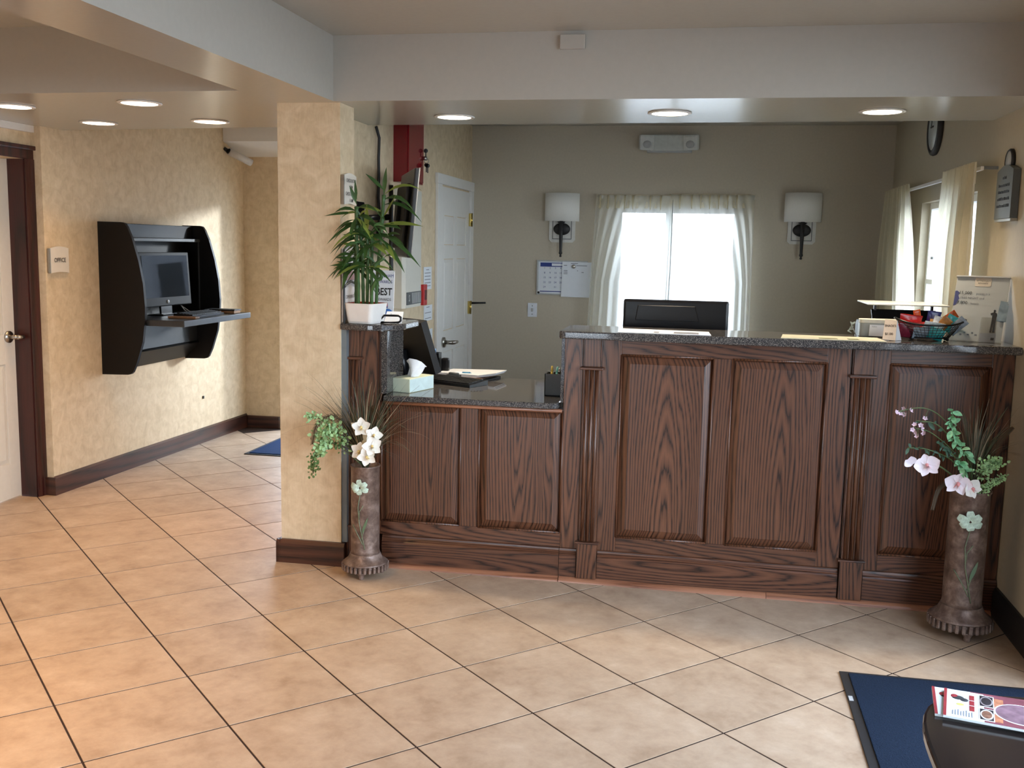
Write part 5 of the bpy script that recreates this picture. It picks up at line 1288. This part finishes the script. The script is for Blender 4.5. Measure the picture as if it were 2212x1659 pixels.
di = thing('oval_plaque', (1.19, 4.47, 1.80), 'pale oval disc with dark rim on the right wall, above the grey plaque', 'wall plaque')
T = Matrix.Translation((1.19, 4.475, 1.798)) @ Matrix.Rotation(-PI / 2, 4, 'Y')
MB(T).lathe([(0.042, 0.0), (0.052, 0.0), (0.052, 0.010), (0.047, 0.016), (0.043, 0.012)], 0, 0, 28).build('rim', BLACKM, di)
MB(T).lathe([(0.042, 0.0), (0.042, 0.014), (0.0005, 0.016)], 0, 0, 24).build('disc', LGREY, di)
# ------------------------------------------------------------------ things on the tall counter
ZT = 1.0805
bm_ = thing('counter_monitor', (-0.13, 4.65, 0.73), 'black monitor seen from behind in front of the back window', 'monitor')
MB().box(-0.364, 0.106, 4.62, 4.665, 0.86, 1.194, 0.012).build('housing', BLACK, bm_)
MB().add([(-0.31, 4.622, 1.10), (-0.02, 4.622, 1.10), (-0.04, 4.622, 1.17), (-0.30, 4.622, 1.17), (-0.305, 4.616, 1.102), (-0.025, 4.616, 1.102), (-0.045, 4.616, 1.166), (-0.295, 4.616, 1.166)], [(4, 5, 6, 7), (0, 1, 5, 4), (1, 2, 6, 5), (2, 3, 7, 6), (3, 0, 4, 7)]).build('rear_bulge', BLACK, bm_)
MB().box(-0.17, -0.09, 4.63, 4.655, 0.74, 0.90, 0.004).box(-0.24, -0.02, 4.56, 4.76, 0.731, 0.745, 0.004).build('stand', BLACK, bm_)
MB().box(-0.33, 0.07, 4.665, 4.667, 0.89, 1.17).build('screen', SCREEN, bm_)
ch = thing('desk_chair', (-0.30, 5.35, 0), 'black office chair back just showing left of the counter monitor', 'chair')
MB().prism(roundpoly([(-0.46, 0.55), (-0.14, 0.55), (-0.14, 1.02), (-0.46, 1.02)], [0.03, 0.03, 0.08, 0.08]), 'y', 5.20, 5.25).build('backrest', BLACKM, ch)
MB().box(-0.53, -0.07, 5.26, 5.68, 0.42, 0.50, 0.03).build('seat', BLACKM, ch)
MB().cyl((-0.30, 5.46, 0.06), (-0.30, 5.46, 0.42), 0.025, 12).build('column', BLACK, ch)
for k in range(5):
    a = 2 * PI * k / 5
    MB().tube([(-0.30, 5.46, 0.10), (-0.30 + 0.24 * math.cos(a), 5.46 + 0.24 * math.sin(a), 0.06)], [0.018, 0.012], 8).ball((-0.30 + 0.24 * math.cos(a), 5.46 + 0.24 * math.sin(a), 0.025), 0.025).build('leg', BLACK, ch)
MB().box(-0.33, -0.27, 5.22, 5.30, 0.40, 0.60, 0.01).build('back_support', BLACK, ch)
def mat_sheet(p, label, col, mark):
    t = thing('counter_sheet', (sum(q[0] for q in p) / 4, sum(q[1] for q in p) / 4, ZT), label, 'paper')
    MB().slab4(*[(x, y, ZT + 0.002) for x, y in p], 0.0018).build('sheet', col, t)
    mark(t)
mat_sheet([(-0.345, 4.125), (0.03, 4.125), (0.02, 4.30), (-0.345, 4.33)], 'white laminated sheet lying on the counter in front of the black monitor', PAPERW,
          lambda t: MB().box(-0.12, -0.02, 4.15, 4.22, ZT + 0.0022, ZT + 0.003).box(0.10 - 0.3, 0.12 - 0.3, 4.16, 4.20, ZT + 0.0022, ZT + 0.003).build('print', PRINT, t))
mat_sheet([(0.30, 4.125), (0.70, 4.125), (0.69, 4.30), (0.32, 4.31)], 'cream patterned sheet lying on the counter left of the snack basket', plain('cream_sheet', rgb(208, 204, 178), 0.4, var=0.12, vs=18),
          lambda t: MB().box(0.45, 0.52, 4.15, 4.19, ZT + 0.0022, ZT + 0.003).box(0.56, 0.60, 4.14, 4.20, ZT + 0.0022, ZT + 0.003).build('print', plain('olive_print', rgb(130, 130, 96), 0.5), t))
sp_ = thing('silver_twig', (0.60, 4.40, ZT), 'tiny silvery plant sprig behind the counter left of the grey bin', 'plant')
MB().tube([(0.625, 4.42, ZT), (0.61, 4.42, 1.11), (0.60, 4.42, 1.135)], [0.002] * 3, 5).build('stem', LGREY, sp_)
for k in range(8):
    a = -0.6 + k * 0.6
    MB().ribbon([(0.603 + 0.004 * k - 0.012, 4.42, 1.10 + 0.005 * k), (0.603 + 0.004 * k - 0.012 + 0.018 * math.cos(a), 4.415, 1.10 + 0.005 * k + 0.018 * math.sin(a))], [0.004, 0.001], (0, 0.3, 1)).build('leaf', plain('silver_leaf', rgb(150, 158, 146), 0.5), sp_)
bn = thing('card_bin', (0.72, 4.43, ZT), 'grey rounded plastic bin with white cards at the left of the snack basket', 'bin')
pf = roundpoly([(0.632, 4.365), (0.86, 4.365), (0.86, 4.455), (0.632, 4.455)], [0.03, 0.02, 0.02, 0.03])
MB().prism(pf, 'z', ZT + 0.0005, ZT + 0.055).build('tub', plain('bin_grey', rgb(150, 154, 150), 0.4), bn)
MB().prism(pf, 'z', ZT + 0.056, ZT + 0.07).build('lid', plain('bin_cream', rgb(206, 202, 186), 0.45), bn)
MB().slab4((0.665, 4.352, ZT + 0.004), (0.745, 4.345, ZT + 0.004), (0.748, 4.352, ZT + 0.05), (0.668, 4.359, ZT + 0.05), 0.003).build('card', PAPERW, bn)
text('Suites', (0.685, 4.350, ZT + 0.043), 0.008, '-y', PRINT, bn)
bk2 = thing('card_machine', (0.80, 4.62, 0.73), 'dark office machine with a pale flat lid behind the snack basket', 'printer')
MB().box(0.67, 0.985, 4.50, 4.80, 0.7305, 1.13, 0.02).build('body', DGREY, bk2)
MB().slab4((0.70, 4.50, 1.13), (0.96, 4.50, 1.13), (0.96, 4.56, 1.185), (0.70, 4.56, 1.185), 0.01).build('dark_panel', BLACK, bk2)
MB().box(0.71, 0.72, 4.555, 4.57, 1.12, 1.205).box(0.94, 0.95, 4.555, 4.57, 1.12, 1.205).build('posts', BLACK, bk2)
MB().box(0.675, 1.0, 4.49, 4.80, 1.205, 1.211, 0.002).build('flat_lid', plain('lid_white', rgb(224, 226, 222), 0.3), bk2)
bk_ = thing('snack_basket', (0.89, 4.30, ZT), 'oval black wire basket full of snack packets on the counter', 'basket')
cx_, cy_ = 0.885, 4.29
def brim(q, a):      # q 0 base .. 1 rim: rim rises to the right-hand and left-hand ends
    rx, ry = 0.075 + 0.058 * q, 0.045 + 0.035 * q
    return (cx_ + rx * math.cos(a), cy_ + ry * math.sin(a), ZT + 0.012 + q * (0.052 + 0.022 * abs(math.cos(a)) ** 3))
wm = MB()
for k in range(44):
    a = 2 * PI * k / 44
    wm.tube([brim(q, a) for q in (0, .35, .7, 1)], [0.0011] * 4, 4, False)
for q in (0.2, 0.4, 0.6, 0.8): wm.tube([brim(q, 2 * PI * k / 40) for k in range(40)], 0.0011, 4, False, True)
for k in range(9): 
    y = -0.04 + 0.01 * k; e = 0.075 * math.sqrt(max(0, 1 - (y / 0.045) ** 2)); wm.tube([(cx_ - e, cy_ + y, ZT + 0.012), (cx_ + e, cy_ + y, ZT + 0.012)], [0.0011] * 2, 4, False)
wm.build('wire_mesh', BLACKM, bk_, kind='stuff')
MB().tube([brim(1, 2 * PI * k / 48) for k in range(48)], 0.004, 8, True, True).build('rim', BLACK, bk_)
MB().tube([brim(0, 2 * PI * k / 40) for k in range(40)], 0.003, 6, True, True).build('base_ring', BLACK, bk_)
for a in (0.5, PI - 0.5, PI + 0.5, -0.5):
    x, y, z = brim(0, a); MB().ball((x, y, ZT + 0.006), 0.006).build('foot', BLACK, bk_)
def packet(loc, w, h, rz, rx, ry, mat, label, th=0.014, print_=None, nm='snack_packet'):
    T = Matrix.Translation(loc) @ Matrix.Rotation(rz, 4, 'Z') @ Matrix.Rotation(ry, 4, 'Y') @ Matrix.Rotation(rx, 4, 'X')
    t = thing(nm, loc, label, 'snack', 'snacks in the wire basket')
    w, h = w * 1.18, h * 1.22
    n, m = 10, 10
    vs, fs = [], []
    for s in (-1, 1):
        for i in range(n + 1):
            for j in range(m + 1):
                u, v = i / n, j / m
                bulge = (math.sin(PI * u) * math.sin(PI * min(1, max(0, (v - 0.08) / 0.84)))) ** 0.6 if 0.08 < v < 0.92 and 0 < u < 1 else 0.0
                vs.append(((u - .5) * w * (1 - 0.06 * math.sin(PI * v)), s * (th * 0.5 * bulge * (1 + 0.15 * math.sin(13 * u + 5 * v)) + 0.0006), (v - .5) * h))
    k = (n + 1) * (m + 1)
    for s in (0, 1):
        for i in range(n):
            for j in range(m):
                q = (s * k + i * (m + 1) + j, s * k + (i + 1) * (m + 1) + j, s * k + (i + 1) * (m + 1) + j + 1, s * k + i * (m + 1) + j + 1)
                fs.append(q if s == 0 else tuple(reversed(q)))
    for i in range(n): fs += [(i * (m + 1), k + i * (m + 1), k + (i + 1) * (m + 1), (i + 1) * (m + 1)), (i * (m + 1) + m, (i + 1) * (m + 1) + m, k + (i + 1) * (m + 1) + m, k + i * (m + 1) + m)]
    MB(T).add(vs, fs, True).build('wrapper', mat, t)
    if print_:
        for (x0, x1, z0, z1, pm) in print_: MB(T).box(x0 * w, x1 * w, -th * 0.62 - 0.002, -th * 0.62, z0 * h, z1 * h).build('print', pm, t)
    return t
fo = lambda n, r, g, b: plain(n, rgb(r, g, b), 0.22, var=0.25, vs=60)
RED2, ORNG, NAVY2, TEAL, WHT, BRN, SIL, MAR = fo('red_foil', 186, 34, 34), fo('orange_foil', 206, 84, 30), fo('navy_foil', 44, 48, 110), fo('teal_foil', 60, 176, 178), fo('white_foil', 226, 230, 236), fo('caramel_foil', 176, 120, 60), fo('silver_foil', 150, 164, 178), fo('maroon_foil', 110, 32, 50)
YEL = plain('gold_print', rgb(226, 180, 110), 0.5)
packet((0.812, 4.30, 1.150), 0.075, 0.05, 0.1, 0.2, 0.1, RED2, 'red foil packet at the left of the wire basket')
packet((0.80, 4.265, 1.118), 0.07, 0.05, 0.2, 0.35, 0.1, MAR, 'dark red foil packet low behind the price card')
packet((0.845, 4.31, 1.150), 0.024, 0.085, 0.1, 0.2, -0.25, ORNG, 'upright red and orange snack bar in the wire basket', 0.012, [(-.2, .2, -.35, .05, YEL)])
packet((0.905, 4.33, 1.158), 0.045, 0.062, 0.0, 0.2, 0.1, NAVY2, 'navy blue foil packet standing in the wire basket', 0.014, [(-.25, .2, -.2, .1, YEL)])
packet((0.895, 4.275, 1.130), 0.075, 0.045, 0.3, 0.5, 0.15, WHT, 'white foil packet across the front of the wire basket')
packet((0.935, 4.29, 1.145), 0.035, 0.06, -0.2, 0.4, 0.7, BRN, 'caramel brown wrapper in the right half of the wire basket')
packet((0.962, 4.285, 1.148), 0.045, 0.06, -0.2, 0.3, 0.5, TEAL, 'turquoise wrapper, the larger one at the right of the wire basket')
packet((0.905, 4.255, 1.108), 0.05, 0.04, -0.1, 0.3, 0.3, TEAL, 'turquoise wrapper low at the front of the wire basket')
packet((0.985, 4.27, 1.142), 0.035, 0.07, -0.3, 0.4, 0.8, SIL, 'silver blue wrapper at the right end of the wire basket')
packet((0.955, 4.32, 1.165), 0.03, 0.07, 0.1, 0.1, 0.95, ORNG, 'orange wrapper lying highest at the right of the wire basket', 0.010)
packet((0.85, 4.26, 1.112), 0.06, 0.045, 0.2, 0.5, -0.1, SIL, 'pale silver packet low in the middle of the wire basket')
packet((0.925, 4.305, 1.145), 0.06, 0.05, 0.4, 0.3, 0.2, WHT, 'white foil packet standing behind the turquoise wrapper in the wire basket')
packet((0.835, 4.285, 1.128), 0.06, 0.05, 0.25, 0.5, 0.05, RED2, 'red foil packet lying in front of the upright snack bar')
cd = thing('price_card', (0.73, 4.22, ZT), 'folded tan card reading SNACKS 1.00 leaning at the basket', 'sign')
T = frame((0.722, 4.20, ZT + 0.0005), 0.12)
MB(T).slab4((-0.028, 0, 0.004), (0.022, 0, 0.0), (0.034, 0.035, 0.078), (-0.012, 0.035, 0.081), 0.002).build('card', plain('tan_card', rgb(222, 196, 168), 0.6), cd)
MB(T).slab4((0.024, 0.002, 0.0), (0.055, 0.03, 0.0), (0.038, 0.04, 0.074), (0.035, 0.036, 0.077), 0.002).build('fold', PAPERW, cd)
Tt = frame((0.722, 4.20, ZT + 0.0005), 0.12) @ Matrix.Translation((0.0, 0.0, 0.0)) @ Matrix.Rotation(-0.42, 4, 'X')
text("SNACK'S", (0.006, -0.0035, 0.060), 0.013, None, INK, cd, Tt, sx=0.85, bold=0.02); text('$1.00', (-0.002, -0.0035, 0.026), 0.014, None, INK, cd, Tt, bold=0.02)
st = thing('poster_stand', (1.06, 4.30, ZT), 'clear acrylic stand with a rewards poster at the right end of the counter', 'sign stand')
T = frame((1.052, 4.285, ZT + 0.0005), math.radians(-24), -0.38)
MB(T).box(-0.098, 0.098, 0.006, 0.009, 0.002, 0.272).build('poster', plain('poster_paper', rgb(196, 198, 198), 0.5, var=0.02, vs=10), st)
MB(T).box(-0.10, 0.10, 0.0, 0.003, 0.0, 0.275, 0.001).build('front_sheet', ACRYL, st)
MB(T).box(-0.10, 0.10, -0.002, 0.012, 0.272, 0.278, 0.001).build('top_edge', LGREY, st)
MB(T).box(-0.10, 0.10, 0.0, 0.06, -0.001, 0.004, 0.001).build('foot', ACRYL, st)
MB(T).prism(roundpoly([(-0.028, 0.235), (0.032, 0.235), (0.032, 0.272), (-0.028, 0.272)], [0.008, 0.008, 0, 0]), 'y', 0.0045, 0.006).build('tab', plain('tab_tan', rgb(226, 212, 196), 0.5), st)
for s, x, z, sz, m in (('WYNDHAM', 0.002, 0.258, 0.011, DGREY), ('REWARDS', 0.002, 0.248, 0.009, DGREY), ('15,000', -0.058, 0.205, 0.020, DGREY), ('points is a', 0.008, 0.203, 0.014, PRINT), ('FREE NIGHT and', -0.03, 0.184, 0.014, PRINT), ('7,800', -0.065, 0.163, 0.020, DGREY), ('hotels', -0.018, 0.161, 0.014, PRINT)):
    text(s, (x, 0.0042, z), sz, None, m, st, T, sx=0.9)
MB(T).prism([(-0.097, 0.15), (-0.088, 0.155), (-0.083, 0.17), (-0.078, 0.182), (-0.084, 0.195), (-0.08, 0.206), (-0.09, 0.214), (-0.097, 0.212)], 'y', 0.0045, 0.006).build('blue_splash', plain('indigo_print', rgb(64, 72, 130), 0.5), st)
fig = [(0.052, 0.045), (0.058, 0.045), (0.060, 0.085), (0.062, 0.045), (0.070, 0.045), (0.068, 0.095), (0.071, 0.115), (0.069, 0.125), (0.062, 0.128), (0.0645, 0.136), (0.060, 0.140), (0.056, 0.136), (0.057, 0.128), (0.046, 0.123), (0.050, 0.115), (0.054, 0.118), (0.054, 0.095)]
MB(T).prism(fig, 'y', 0.0045, 0.006).build('printed_figure', INK, st, 'small print of a standing person in a dark suit')
MB(T).box(0.018, 0.078, -0.012, -0.010, 0.0, 0.10).build('pocket', ACRYL, st)
MB(T).box(0.018, 0.076, 0.0045, 0.006, 0.003, 0.040).build('lower_panel', plain('blue_grey_print', rgb(176, 182, 198), 0.5), st)
MB(T).box(0.060, 0.072, 0.003, 0.0045, 0.012, 0.022).build('small_mark', INK, st)
for k in range(7): MB(T).box(-0.085 + 0.014 * k + (0.001 if k % 2 else 0), -0.077 + 0.014 * k, 0.0045, 0.006, 0.028 + 0.008 * (k % 2), 0.033 + 0.008 * (k % 2)).build('logo_mark', PRINT, st)
for k in range(3): MB(T).slab4((0.072 + 0.006 * k, -0.004 - 0.003 * k, 0.09), (0.098 + 0.005 * k, -0.004 - 0.003 * k, 0.085), (0.104 + 0.003 * k, -0.003 - 0.003 * k, 0.17 - 0.008 * k), (0.078 + 0.006 * k, -0.003 - 0.003 * k, 0.175 - 0.008 * k), 0.001).build('leaflet', plain('slate_print', rgb(120, 138, 150), 0.4, var=0.4, vs=25), st)
# ------------------------------------------------------------------ mats, table, magazines, camera
def mat_(name, x0, x1, y0, y1, label, blue):
    t = thing(name, ((x0 + x1) / 2, (y0 + y1) / 2, 0), label, 'mat')
    MB().box(x0, x1, y0, y1, 0.0006, 0.006, 0.002).build('rubber_edge', plain('rubber', rgb(26, 27, 30), 0.6), t)
    m, nt, b = newmat('mat_pile')
    f = noise(nt, coords(nt), 260, 2); g = noise(nt, coords(nt), 14, 3)
    nt.links.new(ramp(nt, f, [(0.3, tuple(q * 0.55 for q in blue[:3]) + (1,)), (0.7, blue)]), b.inputs['Base Color']); b.inputs['Roughness'].default_value = 0.95; b.inputs['Specular IOR Level'].default_value = 0.1
    bump(nt, b, f, 0.8, 0.003)
    MB().box(x0 + 0.028, x1 - 0.028, y0 + 0.022, y1 - 0.022, 0.006, 0.011, 0.003).build('pile', m, t)
    return t
m1 = mat_('entrance_mat', 0.505, 1.165, 1.9, 3.455, 'large navy entrance mat under the dark table, front corner of the lobby', rgb(32, 44, 62))
MB().box(0.509, 0.522, 3.22, 3.255, 0.006, 0.007).build('maker_tag', LGREY, m1)
mat_('door_mat', -2.995, -1.90, 6.23, 7.05, 'blue door mat at the end of the corridor behind the column', rgb(36, 60, 100))
tb = thing('coffee_table', (1.05, 1.75, 0), 'dark brown coffee table with rounded corners holding two magazines', 'table')
TW = plain('espresso_wood', rgb(34, 27, 26), 0.14, var=0.1, vs=9)
def sup(a, b, nn, m=120):
    out = []
    for k in range(m):
        t_ = 2 * PI * k / m; c_, s_ = math.cos(t_), math.sin(t_)
        r = (abs(c_) ** nn + abs(s_) ** nn) ** (-1 / nn)
        out.append((1.05 + a * r * c_, 1.75 + b * r * s_))
    return out
topslab = lambda poly, z0, z1, bv: MB().eased(poly, z0, z1, bv)
topslab(sup(0.56, 0.645, 6), 0.392, 0.42, 0.007).build('tabletop', TW, tb)
topslab(sup(0.548, 0.633, 6), 0.374, 0.391, 0.004).build('edge_band', TW, tb)
topslab(sup(0.535, 0.62, 6), 0.335, 0.373, 0.003).build('apron', plain('grey_apron', rgb(110, 106, 104), 0.5), tb)
for sx_ in (-1, 1):
    for sy_ in (-1, 1): MB().box(1.05 + sx_ * 0.42 - 0.03, 1.05 + sx_ * 0.42 + 0.03, 1.75 + sy_ * 0.5 - 0.03, 1.75 + sy_ * 0.5 + 0.03, 0.0115 if sx_ < 0 or sy_ > -2 else 0.0, 0.34, 0.006).build('leg', TW, tb)
MAGR, MAGW, MAGD = plain('maroon_cover', rgb(128, 74, 84), 0.22, var=0.2, vs=14), plain('white_cover', rgb(222, 230, 232), 0.22, var=0.01), plain('dark_photo', rgb(48, 46, 52), 0.25, var=0.4, vs=40)
FOOD, FOOD2, REDM, TANM = plain('food_photo', rgb(128, 92, 76), 0.25, var=0.4, vs=60), plain('mauve_photo', rgb(132, 104, 116), 0.25, var=0.3, vs=30), plain('red_print_mag', rgb(150, 52, 58), 0.25, var=0.1), plain('orange_photo', rgb(184, 122, 92), 0.25, var=0.3, vs=50)
def mag(T, label, upper):
    t = thing('menu_magazine', T.translation, label, 'magazine')
    L, W, H = 0.42, 0.150, 0.006
    MB(T).box(0, L, 0, W, 0, H, 0.001).build('pages', MAGW, t)
    z = H
    F_ = 0.64
    q = lambda x0, x1, y0, y1, dz, m, nm: MB(T).box(x0 * F_, x1 * F_ if x1 < L else L, y0, y1, z, z + 0.0004 + dz, 0).build(nm, m, t)
    q(0.0, 0.010, 0, W, 0.0001, REDM, 'spine_band'); q(0.128, L, 0, W, 0.0, MAGR, 'cover_photo')
    q(0.082, 0.098, 0.045, 0.072, 0.0002, REDM, 'red_block'); q(0.082, 0.098, 0.076, 0.100, 0.0002, REDM, 'red_block'); q(0.082, 0.098, 0.104, 0.130, 0.0002, REDM, 'red_block')
    for k, y0 in enumerate((0.008, 0.080)):
        q(0.112, 0.160, y0, y0 + 0.062, 0.0004, PAPERW, 'photo_border'); q(0.115, 0.157, y0 + 0.003, y0 + 0.059, 0.0007, MAGD, 'photo')
        MB(T).lathe([(0.0005, z), (0.025, z), (0.025, z + 0.0015), (0.0005, z + 0.0015)], 0.136 * F_, y0 + 0.03, 24, 0.52, 1.0, False).build('plate_print', PAPERW if k == 0 else plain('grey_plate', rgb(150, 140, 140), 0.3), t)
        MB(T).lathe([(0.0005, z), (0.020, z), (0.020, z + 0.0018), (0.0005, z + 0.0018)], 0.136 * F_, y0 + 0.03, 24, 0.52, 1.0, False).build('food_print', FOOD if k == 0 else MAGD, t)
    MB(T).lathe([(0.0005, z), (0.062, z), (0.062, z + 0.0009), (0.0005, z + 0.0009)], 0.245 * F_, 0.07, 36, 0.9, 0.85, False).build('dish_rim', PAPERW, t)
    MB(T).lathe([(0.0005, z), (0.058, z), (0.058, z + 0.0013), (0.0005, z + 0.0013)], 0.245 * F_, 0.07, 36, 0.9, 0.85, False).build('dish_print', FOOD2, t)
    q(0.160, 0.190, 0.085, 0.135, 0.0003, TANM, 'orange_print'); q(0.160, 0.185, 0.01, 0.05, 0.0003, TANM, 'orange_print')
    MB(T).ball((0.029, 0.108, z), 0.012, 1.1, 1.0, 0.06).ball((0.042, 0.100, z), 0.010, 0.9, 1, 0.07).build('dark_print', INK, t)
    MB(T).ball((0.022, 0.114, z), 0.009, 0.9, 1.2, 0.10).build('red_spot', REDM, t); MB(T).ball((0.034, 0.072, z), 0.008, 1.1, 0.9, 0.08).build('yellow_spot', plain('mustard_print', rgb(200, 190, 110), 0.4), t)
    pl = MB(T)
    for k in range(8): pl.box(0.018 + 0.0055 * k, 0.020 + 0.0055 * k, 0.012, 0.034 + 0.004 * (k % 3), z, z + 0.0006)
    pl.build('printed_lines', PRINT, t, kind='stuff')
mag(frame((0.533, 2.238, 0.4205), math.radians(-9)), 'menu magazine lying underneath on the dark table, only its edges showing', False)
mag(frame((0.546, 2.222, 0.4268), math.radians(-13)), 'menu magazine on top of the other, white and maroon cover with dish photos', True)
sc_ = thing('security_camera', (-3.44, 7.0, 2.05), 'small white cylinder camera high in the corridor corner', 'camera')
MB().cyl((-3.41, 6.93, 2.055), (-3.30, 7.06, 1.985), 0.026, 16).build('barrel', plain('camera_white', rgb(206, 202, 196), 0.4), sc_)
MB().cyl((-3.415, 6.924, 2.059), (-3.41, 6.93, 2.055), 0.020, 12).tube([(-3.44, 6.92, 2.075), (-3.42, 6.92, 2.062)], [0.012, 0.014], 8).build('mount', BLACKM, sc_)
